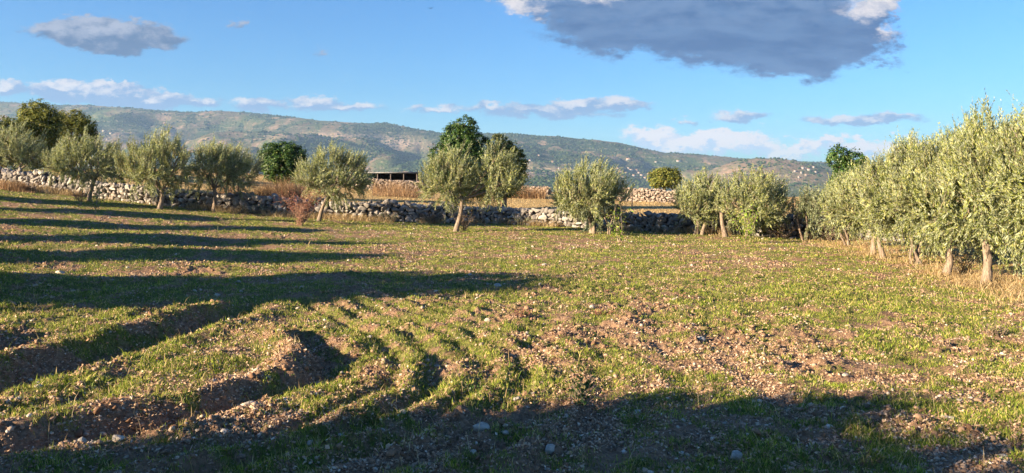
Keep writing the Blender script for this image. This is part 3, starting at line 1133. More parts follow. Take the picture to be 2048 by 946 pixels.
def olive_tree(px, py, crown, label, trunk_r=.09, lean_px=0, trunk_top=None, lobes=None, shoots=520, leaf=.095, seed=None, d=None,
               mat=None, name="olive_tree", cat="olive tree", group="olive trees round the field", stems=1, leaves=34, depth=1.0,
               width=.26, bark=None, upright=1.0, world=None, twig_amp=1.0, sh=(.42, .92)):
    """crown = (x0, x1, top, bottom) in pixels of the frame, at the tree's own distance"""
    global TREE_N
    TREE_N += 1
    rng = np.random.RandomState(100 + TREE_N if seed is None else seed)
    if d is None:
        X, Y = on_ground(px, py)
        lim = float(wall_y(X)) - 1.1
        if group == G_WALL and Y > lim:
            X, Y = X * lim / Y, lim
    else:
        X, Y = (px - 1024) / F * d, d
    k = Y / F
    if world is not None:
        X, Y = world
        k = 1 / 60.
    Z = H1(X, Y)
    zrow = HZ + (EYE - Z) / k if world is None else py
    x0, x1, top, bot = crown
    x0 -= 6; x1 += 6
    cx0, cx1 = (x0 - px) * k, (x1 - px) * k
    ct, cb = (zrow - top) * k, (zrow - bot) * k
    ct -= .10
    cb += .10 if group == G_ROW else -.02
    w = (cx1 - cx0) / 2; mx = (cx1 + cx0) / 2
    hgt = ct - cb
    if lobes is None:
        nl = rng.randint(5, 7)
        lobes = []
        lobes.append((mx, 0, cb + hgt * .45, w * .86, w * .86 * depth, hgt * .44))
        for q in range(nl):
            a = q / nl * 2 * math.pi + rng.uniform(-.4, .4)
            rr = w * rng.uniform(.48, .62)
            rx = w * rng.uniform(.40, .50)
            zz = cb + hgt * rng.uniform(.26, .52)
            lobes.append((mx + math.cos(a) * rr, math.sin(a) * rr * depth, zz, rx, rx * depth, hgt * rng.uniform(.28, .42)))
        lobes.append((mx + rng.uniform(-.2, .2) * w, 0, cb + hgt * .68, w * .42, w * .42 * depth, hgt * .32))
    else:
        lobes = [(mx + a * w, b * w * depth, cb + c * hgt, e * w, e * w * depth, f * hgt) for a, b, c, e, f in lobes]
    root = thing(name, label, cat, (X, Y, Z), group)
    th = (trunk_top if trunk_top is not None else bot)
    th = (zrow - th) * k + .1
    tr = MB(); tops = []
    for s in range(stems):
        off = np.array([0, 0]) if stems == 1 else rng.uniform(-.18, .18, 2)
        ln = (lean_px * k + (rng.uniform(-.35, .35) if stems > 1 else 0), rng.uniform(-.1, .1))
        path, rad = make_trunk(rng, trunk_r * (1 if stems == 1 else rng.uniform(.5, .8)), th, ln)
        path[:, :2] += off
        tr.tube(path, rad, 10, .10, rng)
        tops.append(path[-1])
    obj("trunk", tr.mesh("trunk", bark or M_BARK, True), root)
    nlimb = 5 if stems == 1 else 2
    for tp in tops:
        for q in range(nlimb):
            lb = lobes[(q + 1) % len(lobes)]
            end = np.array([lb[0], lb[1], lb[2] + lb[5] * .35])
            t = np.linspace(0, 1, 7)[:, None]
            c1 = tp + np.array([(end[0] - tp[0]) * .65, (end[1] - tp[1]) * .65, (end[2] - tp[2]) * .35])
            path = (1 - t) ** 2 * (tp - np.array([0, 0, .08])) + 2 * t * (1 - t) * c1 + t ** 2 * end + rng.normal(0, .02, (7, 3)) * twig_amp
            path[0] = tp - np.array([0, 0, .08])
            r = trunk_r * np.linspace(.48, .10, 7) * (1 if stems == 1 else .6)
            lm = MB().tube(path, r, 6, .08, rng)
            # secondary branches
            for _ in range(3):
                i = rng.randint(2, 6)
                e2 = path[i] + np.array([rng.uniform(-.5, .5) * w, rng.uniform(-.5, .5) * w, rng.uniform(.15, .5) * hgt])
                tt = np.linspace(0, 1, 4)[:, None]
                p2 = path[i] * (1 - tt) + e2 * tt + rng.normal(0, .02, (4, 3)) * (tt > 0)
                lm.tube(p2, r[i] * np.linspace(.6, .15, 4), 5, .05, rng)
            obj("limb", lm.mesh("limb", bark or M_BARK, True), root)
    V, q, tv, tf = crown_olive(rng, lobes, shoots, leaves, leaf, upright, sh, width)
    me = new_mesh("crown", np.vstack([V, tv]), [q, tf + len(V)], mat or M_OLIVE)
    me.materials.append(M_TWIG)
    mi = np.zeros(len(me.polygons), np.int32); mi[len(q):] = 1
    me.polygons.foreach_set('material_index', mi)
    obj("crown", me, root)
    return root


def crown_broad(rng, lobes, n_clumps, per=26, leaf=.12, clump=.28):
    P0, d, r, k = sample_lobes(rng, lobes, n_clumps, .62)
    P0 = P0 + rng.normal(0, .10, P0.shape) * clump
    cs = clump * rng.uniform(.5, 1.3, n_clumps)
    o = unit(rng.normal(size=(n_clumps, per, 3))) * (rng.rand(n_clumps, per, 1) ** .5) * np.array([1, 1, .72])
    pos = P0[:, None] + o * cs[:, None, None]
    nrm = unit(o * .6 + d[:, None] * .7 + np.array([0, 0, .5]) + rng.normal(0, .45, o.shape))
    ld = unit(np.cross(nrm, unit(rng.normal(size=o.shape))))
    nn = np.cross(nrm, ld)
    lens = leaf * rng.uniform(.6, 1.3, (n_clumps, per))
    return leaf_quads(pos.reshape(-1, 3), ld.reshape(-1, 3), nn.reshape(-1, 3), lens.ravel(), lens.ravel() * .62)


def broad_tree(px, d, crown, label, mat, lobes, name, cat, clumps=420, leaf=.13, clump=.3, per=26, seed=1, trunk_r=.16, group=None, depth=1.0, bark=None):
    rng = np.random.RandomState(seed)
    X, Y = (px - 1024) / F * d, d
    Z = H1(X, Y); k = d / F
    zrow = HZ + (EYE - Z) / k
    x0, x1, top, bot = crown
    w = (x1 - x0) / 2 * k; mx = ((x0 + x1) / 2 - px) * k
    ct, cb = (zrow - top) * k, (zrow - bot) * k
    hgt = ct - cb
    L = [(mx + a * w, b * w * depth, cb + c * hgt, e * w, e * w * depth, f * hgt) for a, b, c, e, f in lobes]
    root = thing(name, label, cat, (X, Y, Z), group)
    path, rad = make_trunk(rng, trunk_r, max(cb + hgt * .3, .5), (mx * .5, 0))
    obj("trunk", MB().tube(path, rad, 9, .1, rng).mesh("trunk", bark or M_BARKD, True), root)
    for lb in L[:6]:
        end = np.array([lb[0], lb[1], lb[2] + lb[5] * .3])
        t = np.linspace(0, 1, 6)[:, None]
        p = path[-1] * (1 - t) + end * t + rng.normal(0, .05, (6, 3)) * (t > 0)
        obj("limb", MB().tube(p, trunk_r * np.linspace(.55, .12, 6), 6, .1, rng).mesh("limb", bark or M_BARKD, True), root)
    V, q = crown_broad(rng, L, clumps, per, leaf, clump)
    obj("crown", new_mesh("crown", V, q, mat), root)
    return root


# background trees first
broad_tree(100, 56, (20, 128, 196, 345), "tall yellow-green tree rising behind the left end of the wall", M_OAK,
           [(0, 0, .45, .75, .45), (-.35, .1, .70, .45, .28), (.1, 0, .84, .30, .16), (.5, 0, .62, .42, .3), (-.6, 0, .4, .4, .35)], "almond_tree", "tree", 1300, .12, .26, 30, 21)
broad_tree(165, 60, (88, 198, 212, 345), "darker bushy tree with bare black twigs, next to the tall yellow-green tree", M_OAK,
           [(0, 0, .5, .8, .42), (-.4, 0, .72, .35, .24), (.1, .1, .78, .34, .2), (.55, 0, .60, .38, .3)], "almond_tree", "tree", 1100, .11, .24, 28, 22)
broad_tree(10, 54, (-70, 62, 224, 345), "rounded green tree at the left edge beyond the wall", M_OAK,
           [(0, 0, .5, .85, .45), (-.4, 0, .72, .42, .26), (.4, .1, .68, .42, .26)], "almond_tree", "tree", 800, .11, .26, 28, 23)
broad_tree(562, 52, (512, 618, 280, 368), "round dark green carob bush over the wall between two olives", M_CAROB,
           [(0, 0, .45, .85, .48), (-.4, -.2, .6, .5, .36), (.45, 0, .58, .5, .36), (.05, 0, .74, .5, .26)], "carob_tree", "carob tree", 760, .12, .22, 30, 24)
broad_tree(928, 50, (850, 996, 228, 400), "tall dark green carob tree pointed at the top behind the forked olive", M_CAROB,
           [(0, 0, .35, .85, .38), (0, 0, .62, .62, .28), (.1, 0, .82, .40, .17), (-.45, 0, .48, .45, .26), (.5, 0, .52, .45, .28), (-.1, 0, .72, .5, .2)], "carob_tree", "carob tree", 1700, .11, .22, 30, 25)
broad_tree(1008, 52, (955, 1062, 262, 400), "olive-brown bushy tree leaning against the tall carob", M_OAK,
           [(0, 0, .45, .8, .45), (-.2, 0, .75, .42, .23), (.4, 0, .5, .5, .3)], "almond_tree", "tree", 900, .11, .2, 28, 26)
broad_tree(1328, 80, (1290, 1368, 334, 384), "small flat-topped green tree above the pale tan wall", M_OAK,
           [(-.3, 0, .55, .6, .42), (.35, 0, .55, .6, .42), (0, 0, .6, .6, .4)], "carob_tree", "carob tree", 420, .16, .28, 26, 27)
broad_tree(1690, 44, (1640, 1745, 288, 430), "open dark green tree poking above the olive row, sky showing through", M_CAROB,
           [(-.35, 0, .82, .38, .17), (.3, 0, .76, .42, .18), (0, 0, .55, .5, .3), (-.1, 0, .35, .6, .3), (.62, 0, .66, .28, .16)], "carob_tree", "carob tree", 620, .12, .20, 26, 28)

G_WALL = "olive trees along the drystone wall"
G_BACK = "olive trees beyond the drystone wall"
G_ROW = "olive trees in the row along the right side"
# beyond the wall
olive_tree(20, 0, (-60, 95, 240, 352), "bushy olive beyond the wall at the left edge, low crown shading the stones", d=46, shoots=800, trunk_r=.12, group=G_BACK, mat=M_OLIVE)
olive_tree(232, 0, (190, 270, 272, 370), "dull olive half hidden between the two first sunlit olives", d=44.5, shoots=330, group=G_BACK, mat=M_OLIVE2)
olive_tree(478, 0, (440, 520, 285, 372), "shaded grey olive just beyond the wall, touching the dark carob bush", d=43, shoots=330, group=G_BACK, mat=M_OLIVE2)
# along the wall
olive_tree(178, 404, (96, 232, 254, 362), "slim-trunked olive with a sprout at its foot, first along the wall", lean_px=14, shoots=620, trunk_r=.10, group=G_WALL)
olive_tree(319, 420, (238, 388, 254, 382), "round full olive with a straight pale trunk, second along the wall", lean_px=3, shoots=820, trunk_r=.12, group=G_WALL)
olive_tree(427, 419, (378, 500, 270, 378), "upright olive with a short straight trunk, third along the wall", lean_px=0, shoots=560, trunk_r=.10, group=G_WALL)
olive_tree(638, 443, (590, 745, 284, 402), "olive on a trunk leaning to the right beside the red bush", lean_px=18, trunk_top=398, shoots=700, trunk_r=.10, group=G_WALL)
olive_tree(911, 462, (843, 1045, 286, 405), "double-headed olive with a crooked pale trunk before the tall carob", lean_px=14, trunk_top=400, shoots=980, trunk_r=.11, group=G_WALL,
           lobes=[(-.45, 0, .45, .48, .45), (-.3, .1, .72, .33, .27), (.45, 0, .42, .48, .42), (.42, -.1, .70, .36, .28), (-.75, 0, .4, .25, .28), (.78, 0, .38, .22, .26), (0, .2, .35, .4, .3)])
olive_tree(1180, 468, (1092, 1256, 312, 430), "broad olive on several thin stems with leafy shoots down to the grass", lean_px=0, trunk_top=400, stems=4, shoots=900, trunk_r=.11, group=G_WALL)
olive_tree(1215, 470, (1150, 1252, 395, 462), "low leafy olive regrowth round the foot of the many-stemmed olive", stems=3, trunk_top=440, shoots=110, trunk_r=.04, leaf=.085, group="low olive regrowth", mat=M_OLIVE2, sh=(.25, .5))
olive_tree(1398, 455, (1348, 1455, 336, 440), "bushy olive sharing its crown with the one beside the yellow-green sucker", lean_px=6, stems=3, trunk_top=410, shoots=560, trunk_r=.10, group=G_WALL)
olive_tree(1452, 475, (1430, 1578, 326, 448), "large olive with a pale forking trunk behind the yellow-green sucker", lean_px=-8, trunk_top=428, shoots=860, trunk_r=.11, group=G_WALL)
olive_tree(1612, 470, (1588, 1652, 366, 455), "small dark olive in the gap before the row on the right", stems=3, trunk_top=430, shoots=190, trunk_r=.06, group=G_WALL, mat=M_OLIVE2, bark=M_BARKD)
# the row on the right
olive_tree(1690, 492, (1640, 1745, 332, 462), "olive with hidden trunk at the far end of the right-hand row", stems=3, shoots=600, trunk_r=.08, group=G_ROW)
olive_tree(1748, 508, (1680, 1812, 308, 466), "olive on two short pale trunks in dry grass, second in the right-hand row", stems=1, shoots=900, lean_px=4, trunk_r=.10, group=G_ROW)
olive_tree(1768, 515, (1722, 1850, 318, 468), "olive on a stubby trunk just behind the two-trunked pair in the row", stems=1, shoots=620, lean_px=-8, trunk_r=.09, group=G_ROW, mat=M_OLIVE)
olive_tree(1832, 528, (1738, 1925, 262, 484), "thin-stemmed olive with branches reaching the ground, mid right-hand row", stems=5, shoots=1250, trunk_top=480, trunk_r=.06, group=G_ROW, leaves=40, leaf=.09)
olive_tree(1893, 551, (1800, 2005, 236, 486), "tall olive on a straight tan trunk flaring at its base", shoots=1700, lean_px=4, trunk_r=.105, group=G_ROW, leaves=42, leaf=.085, trunk_top=490)
olive_tree(1971, 570, (1880, 2092, 208, 486), "nearest tall olive on a stout upright trunk in straw", shoots=2000, lean_px=4, trunk_r=.115, group=G_ROW, leaves=44, leaf=.085, trunk_top=490)
olive_tree(2090, 592, (1985, 2230, 162, 500), "highest olive, cut off by the right edge of the picture", shoots=2000, lean_px=3, trunk_r=.12, group=G_ROW, leaves=44, leaf=.085, trunk_top=500)
# second line behind the row
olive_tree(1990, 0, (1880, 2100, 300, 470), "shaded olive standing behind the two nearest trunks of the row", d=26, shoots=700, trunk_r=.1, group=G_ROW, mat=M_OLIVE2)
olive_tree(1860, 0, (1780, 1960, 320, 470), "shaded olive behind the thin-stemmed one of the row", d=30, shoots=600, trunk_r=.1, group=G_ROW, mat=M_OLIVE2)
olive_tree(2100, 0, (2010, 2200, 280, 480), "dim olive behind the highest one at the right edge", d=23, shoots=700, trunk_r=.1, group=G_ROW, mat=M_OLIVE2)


# trees of the orchard west of the frame: they throw the long shadows across the field
def side_tree(x, y, h, w, seed):
    return olive_tree(0, 0, (-w * 30, w * 30, -h * 60, -h * .24 * 60), "olive of the orchard standing left of the view", world=(x, y), seed=seed, shoots=2100,
                      trunk_r=.13, group="olive trees outside the view to the left", leaf=.12)


def copy_thing(src, x, y, rz, s, label, group):
    c = src.copy(); COL.objects.link(c)
    c.location = (x, y, H1(x, y)); c.rotation_euler = (0, 0, rz); c.scale = (s, s, s)
    c['label'] = label; c['group'] = group
    for ch in list(src.children):
        k = ch.copy(); COL.objects.link(k); k.parent = c
    return c


_sl = "olive of the orchard standing left of the view"
_sg = "olive trees outside the view to the left"
s0 = side_tree(-12.5, 11.0, 4.2, 4.4, 501)
s1 = side_tree(-9.9, .0, 4.3, 4.2, 502)
s2 = side_tree(-17.6, 14.6, 4.1, 2.5, 503)
for x, y, s, r, src in ((-18.4, 18.6, .98, 2.2, s2), (-20.5, 23.0, .95, 3.0, s2), (-24.5, 27.0, 1.0, 4.0, s2), (-29.0, 31.0, 1.0, 5.0, s2),
                        (-17.5, 9.0, .95, .5, s2), (-8.5, -.2, .98, 2.7, s0), (-9.1, 1.35, 1.0, 1.2, s2), (-10.6, -1.8, 1.0, 3.3, s0), (-8.3, -3.4, .93, 4.4, s1), (-14.2, -3.2, 1.05, 1.4, s0), (-7.6, -5.4, .9, .4, s1)):
    copy_thing(src, x, y, r, s, _sl, _sg)


# ------------------------------------------------------------------ shrubs and sprouts
def stemmy_bush(px, py, w_px, h_px, label, name, cat, stem_mat, leaf_mat, seed, nstem=14, nleaf=300, leaf=.07, spread=.6, group=None, stem_r=.012, d=None, bare=0.0, wid=.5):
    rng = np.random.RandomState(seed)
    if d is None: X, Y = on_ground(px, py)
    else: X, Y = (px - 1024) / F * d, d
    k = Y / F; h = h_px * k; w = w_px * k / 2
    root = thing(name, label, cat, (X, Y, H1(X, Y)), group)
    mb = MB(); pts = []
    for s in range(nstem):
        a = rng.uniform(0, 2 * math.pi); rr = w * spread * rng.rand() ** .5
        e = np.array([math.cos(a) * rr * 1.3, math.sin(a) * rr * 1.0, h * rng.uniform(.65, 1.0)])
        b = np.array([rng.uniform(-.08, .08), rng.uniform(-.08, .08), -.05])
        t = np.linspace(0, 1, 6)[:, None]
        p = b * (1 - t) + e * t + rng.normal(0, .03 * h, (6, 3)) * (t > 0)
        mb.tube(p, stem_r * np.linspace(1, .3, 6), 5, .1, rng)
        pts.append(p[2:])
        for _ in range(3):
            i = rng.randint(1, 5)
            e2 = p[i] + rng.normal(0, .22, 3) * h * np.array([1, 1, .6]) + np.array([0, 0, .12 * h])
            tt = np.linspace(0, 1, 3)[:, None]
            mb.tube(p[i] * (1 - tt) + e2 * tt, stem_r * .5 * np.linspace(1, .3, 3), 4, 0, rng)
            pts.append(p[i] * (1 - tt) + e2 * tt)
    obj("stem", mb.mesh("stem", stem_mat), root)
    if nleaf:
        pts = np.concatenate(pts)
        P = pts[rng.randint(0, len(pts), nleaf)] + rng.normal(0, .05, (nleaf, 3)) * np.array([1, 1, 1]) * max(h, .4)
        P = P[P[:, 2] > bare * h]
        D = unit(rng.normal(size=P.shape) + np.array([0, 0, .4])); N_ = unit(np.cross(D, rng.normal(size=P.shape)))
        L = leaf * rng.uniform(.6, 1.3, len(P))
        V, q = leaf_quads(P, D, N_, L, L * wid)
        obj("foliage", new_mesh("foliage", V, q, leaf_mat), root)
    return root


stemmy_bush(606, 446, 85, 72, "red-leaved bush with bare rusty stems leaning on the wall", "red_bush", "bush", M_BRANCH_RED, M_RED, 61, 26, 1500, .07, .9, bare=.35)
stemmy_bush(600, 452, 26, 50, "clump of bare dead canes standing in front of the red bush", "dead_stalks", "dead plant", M_BRANCH_RED, M_RED, 62, 16, 0, .05, .7, stem_r=.014)
stemmy_bush(192, 428, 34, 48, "young sapling with bright green leaves in front of the first olive", "sapling", "sapling", M_TWIG, M_LEAFYEL, 63, 5, 170, .08, .7, bare=.3)
stemmy_bush(196, 410, 34, 70, "yellowing thin bush at the foot of the first olive", "shrub", "shrub", M_TWIG, M_OAK, 64, 6, 260, .06, .8, bare=.2)
stemmy_bush(1236, 486, 36, 78, "single yellow-green leafy sucker before the many-stemmed olive", "leafy_sucker", "shrub", M_TWIG, M_LEAFYEL, 65, 4, 150, .11, .4)
stemmy_bush(1493, 486, 60, 72, "cluster of yellow-green leafy suckers before the forking olive", "leafy_sucker", "shrub", M_TWIG, M_LEAFYEL, 66, 8, 360, .10, .75)
stemmy_bush(1002, 385, 90, 30, "rust-red dead bush at the foot of the far field wall", "dead_bush", "bush", M_BRANCH_RED, M_RUST, 67, 20, 900, .09, 1, d=70)
stemmy_bush(930, 462, 50, 42, "brown dead weeds round the crooked olive trunk", "dead_weeds", "weeds", M_BARKD, M_RUST, 68, 14, 160, .05, .9)
stemmy_bush(160, 404, 36, 26, "rusty dead weeds left of the first olive trunk", "dead_weeds", "weeds", M_BRANCH_RED, M_RUST, 69, 14, 140, .05, .9)
stemmy_bush(1385, 432, 70, 60, "leafless dark bramble spilling over the wall", "bramble", "bramble", M_BARKD, M_OLIVE2, 70, 18, 260, .05, 1)
stemmy_bush(1620, 436, 40, 60, "rust-coloured bush on the bank between the olives", "dead_bush", "bush", M_BRANCH_RED, M_RUST, 71, 16, 700, .07, .9, d=37)
stemmy_bush(1925, 548, 70, 46, "heap of dead prunings between the two nearest trunks", "prunings", "brush pile", M_TWIG, M_STRAW, 72, 26, 300, .06, 1)
stemmy_bush(1985, 668, 56, 28, "dark dead thistle lying low in the grass", "dead_thistle", "weeds", M_BARKD, M_BARKD, 73, 12, 40, .05, 1, stem_r=.010)
stemmy_bush(452, 446, 40, 12, "small dark heap of twigs on the sunlit grass", "twig_heap", "twigs", M_BARKD, M_BARKD, 74, 12, 60, .05, 1)
stemmy_bush(1040, 636, 50, 16, "low reddish weed rosette in the middle of the field", "red_weed", "weeds", M_BRANCH_RED, M_RED, 75, 10, 200, .035, 1, stem_r=.005)
stemmy_bush(1205, 630, 50, 14, "second reddish weed patch, beside the one in mid-field", "red_weed", "weeds", M_BRANCH_RED, M_RED, 76, 8, 120, .035, 1, stem_r=.005)
stemmy_bush(1160, 815, 70, 60, "dark green weed standing up at the edge of the near shadow", "green_weed", "weeds", M_TWIG, M_CAROB, 77, 9, 170, .05, .8, stem_r=.005)
stemmy_bush(945, 790, 40, 34, "dark green weed near the shadow, smaller than its neighbour", "green_weed", "weeds", M_TWIG, M_CAROB, 78, 7, 100, .04, .8, stem_r=.004)

for _i, (_px, _w, _h, _lm, _lab) in enumerate(((60, 60, 20, 'r', "low rusty brush at the wall foot near the left edge"), (505, 70, 22, 'd', "low dark brush against the wall under the carob bush"),
        (780, 70, 20, 'd', "dark weedy brush at the wall foot right of the leaning olive"), (860, 40, 26, 'r', "dry brush at the wall foot left of the crooked olive"),
        (1040, 60, 20, 'd', "low dark brush under the right head of the forked olive"), (1325, 110, 32, 'd', "wide dark bramble against the shaded part of the wall"),
        (1560, 70, 34, 'r', "dry brown brush against the wall behind the yellow-green suckers"), (1660, 60, 44, 'd', "dark brush filling the wall end beside the right-hand row"))):
    _y = np.interp((_px - 1024) / F * 38, WALL_PTS[:, 0], WALL_PTS[:, 1]) - .75
    _x = (_px - 1024) / F * _y
    stemmy_bush(_px, 0, _w, _h, _lab, "brush", "brush", M_BARKD, M_RUST if _lm == 'r' else M_OLIVE2, 200 + _i, 22, 420, .055, 1.0, d=_y)

# post beside the far wall
_p = gp(1264, 58); _z = H1(*_p)
mb = MB().tube([(0, 0, -.1), (.01, 0, .5), (0, .01, 1.25)], [.045, .042, .038], 8)
mb.box((0, 0, 1.26), (.09, .09, .02))
o = tag(obj("fence_post", mb.mesh("fence_post", M_BARKD)), "thin dark post in the dry field beyond the wall", "post")
o.location = (_p[0], _p[1], _z)


# the open-fronted shed
def build_shed():
    d = 108.
    X, Y = (786 - 1024) / F * d, d
    z0 = H1(X, Y)
    top = EYE + (HZ - 344) / F * d - z0
    W = 110 / F * d
    root = thing("shed", "long low dark shed with a thin flat roof behind the whitish wall", "shed", (X, Y, z0))
    mr = mat_plain("roof_sheet", (.17, .17, .175), .6); md = mat_plain("shed_boards", (.045, .04, .038), .9); mg = mat_plain("shed_post", (.12, .10, .09), .9)
    m = MB()
    m.box((0, 0, top - .07), (W, 4.4, .10)); m.box((0, -2.25, top - .10), (W, .06, .16))
    obj("roof", m.mesh("roof", mr), root)
    m = MB(); m.box((0, 2.0, top / 2 - .1), (W - .2, .12, top - .1)); m.box((-W / 2 + .15, 0, top / 2 - .1), (.1, 3.8, top - .1)); m.box((W / 2 - .15, 0, top / 2 - .1), (.1, 3.8, top - .1))
    obj("wall", m.mesh("wall", md), root)
    for i in range(5):
        x = -W / 2 + .25 + i * (W - .5) / 4
        obj("post", MB().box((x, -2.05, top / 2 - .1), (.12, .12, top - .12)).mesh("post", mg), root)
    m = MB(); m.box((0, -1.9, top * .30), (W - .5, .08, top * .55))
    obj("front_boards", m.mesh("front_boards", mg), root)


build_shed()

# bird in the sky
def build_bird():
    d = 90.
    v = np.array([(0, .16, 0), (-.05, 0, .02), (0, -.18, .01), (.05, 0, .02), (-.42, -.08, .12), (.42, -.08, .12), (-.2, .06, .10), (.2, .06, .10), (0, 0, -.05), (0, 0, .05)])
    t = [(0, 1, 9), (0, 9, 3), (1, 2, 9), (2, 3, 9), (0, 8, 1), (0, 3, 8), (1, 8, 2), (3, 2, 8), (1, 6, 4), (1, 4, 2), (3, 5, 7), (3, 2, 5), (0, 6, 1), (0, 3, 7)]
    m = MB().add(v, t=t)
    o = tag(obj("bird", m.mesh("bird", mat_plain("bird_feathers", (.03, .03, .035)))), "tiny dark bird flying alone in the clear sky", "bird")
    o.location = ((861 - 1024) / F * d, d, EYE + (HZ - 17) / F * d)


build_bird()


# ------------------------------------------------------------------ houses on the far slopes
def march(px, py):
    """where the sight line meets the hills"""
    u = (px - 1024) / F
    Y = np.linspace(2350, 7000, 2400)
    z = hill_z(np.full(Y.shape, u), Y)
    ray = EYE + (HZ - py) / F * Y
    i = np.argmax(z > ray)
    if z[i] <= ray[i]: return None
    return u * Y[i], Y[i], z[i]


def build_houses():
    rng = np.random.RandomState(9)
    mw = [mat_plain("render_white", (.26, .245, .225), .8, .06, .3), mat_plain("render_tan", (.21, .165, .13), .8, .08, .3)]
    mr = mat_plain("roof_tiles", (.30, .16, .10), .9, .2, .5)
    mwin = mat_plain("dark_window", (.03, .03, .035), .4, .1)
    A = "village houses scattered on the slope below the ridge"
    B = "farmhouses scattered on the near hillside"
    C_ = "houses of the far village near the right-hand row"
    spots = [(1241, 345, 22, A), (1252, 347, 16, A), (1262, 341, 14, A), (1268, 352, 16, A), (1278, 347, 12, A), (1284, 352, 18, A), (1274, 342, 12, A),
             (1257, 338, 13, A), (1290, 357, 14, A), (1257, 320, 22, A), (1312, 325, 12, A), (1357, 323, 18, A), (1246, 355, 15, A), (1236, 338, 12, A), (1297, 349, 12, A),
             (1106, 325, 14, A), (1078, 312, 10, A), (1118, 338, 10, A), (1060, 322, 12, A),
             (208, 263, 14, B), (222, 268, 12, B), (246, 262, 10, B), (290, 252, 14, B), (330, 247, 12, B), (740, 274, 12, B), (215, 280, 12, B), (238, 276, 10, B),
             (1590, 344, 12, C_), (1606, 338, 14, C_), (1618, 341, 16, C_), (1628, 336, 12, C_), (1632, 346, 12, C_), (1612, 352, 12, C_), (1598, 356, 10, C_), (1603, 347, 10, C_)]
    lab = {A: "small pale house on the slope right of the broad many-stemmed olive", B: "small pale farmhouse high on the hillside above the olives", C_: "small pale house in the far village, seen in the gap before the right-hand row"}
    for px, py, wpx, g in spots:
        h = march(px, py)
        if h is None: continue
        x, y, z = h
        k = y / F
        W = wpx * .42 * k; D = W * rng.uniform(.5, .8); Hh = rng.uniform(5.5, 8.5)
        root = thing("farmhouse", lab[g], "house", (x, y, z), g)
        root.rotation_euler = (0, 0, rng.uniform(-.5, .5))
        obj("wall", MB().box((0, 0, Hh / 2 - 2), (W, D, Hh + 4)).mesh("wall", mw[rng.rand() < .4]), root)
        r = MB(); e = .5; hz = Hh + .02
        v = [(-W / 2 - e, -D / 2 - e, hz), (W / 2 + e, -D / 2 - e, hz), (W / 2 + e, D / 2 + e, hz), (-W / 2 - e, D / 2 + e, hz), (-W / 2 - e, 0, hz + D * .22), (W / 2 + e, 0, hz + D * .22)]
        r.add(v, [(0, 1, 5, 4), (2, 3, 4, 5), (0, 3, 2, 1)], [(0, 4, 3), (1, 2, 5)])
        obj("roof", r.mesh("roof", mr), root)
        nw = max(2, int(W / 5))
        for q in range(nw):
            obj("window", MB().box((-W / 2 + (q + .5) * W / nw, -D / 2 - .03, Hh * .55), (1.3, .1, 1.6)).mesh("window", mwin), root)


build_houses()


# ------------------------------------------------------------------ stones, litter, grass
def frustum_pts(rng, n, y0, y1, power=0.0, spread=.70):
    """points over the visible field with more of them near by: density falls with distance"""
    t = rng.rand(n)
    if power == 1:        # equal number per metre of depth -> density ~1/Y
        Y = y0 + (y1 - y0) * t
    else:                 # density ~1/Y^2
        Y = y0 * (y1 / y0) ** t
    X = rng.uniform(-spread, spread, n) * Y
    return X, Y


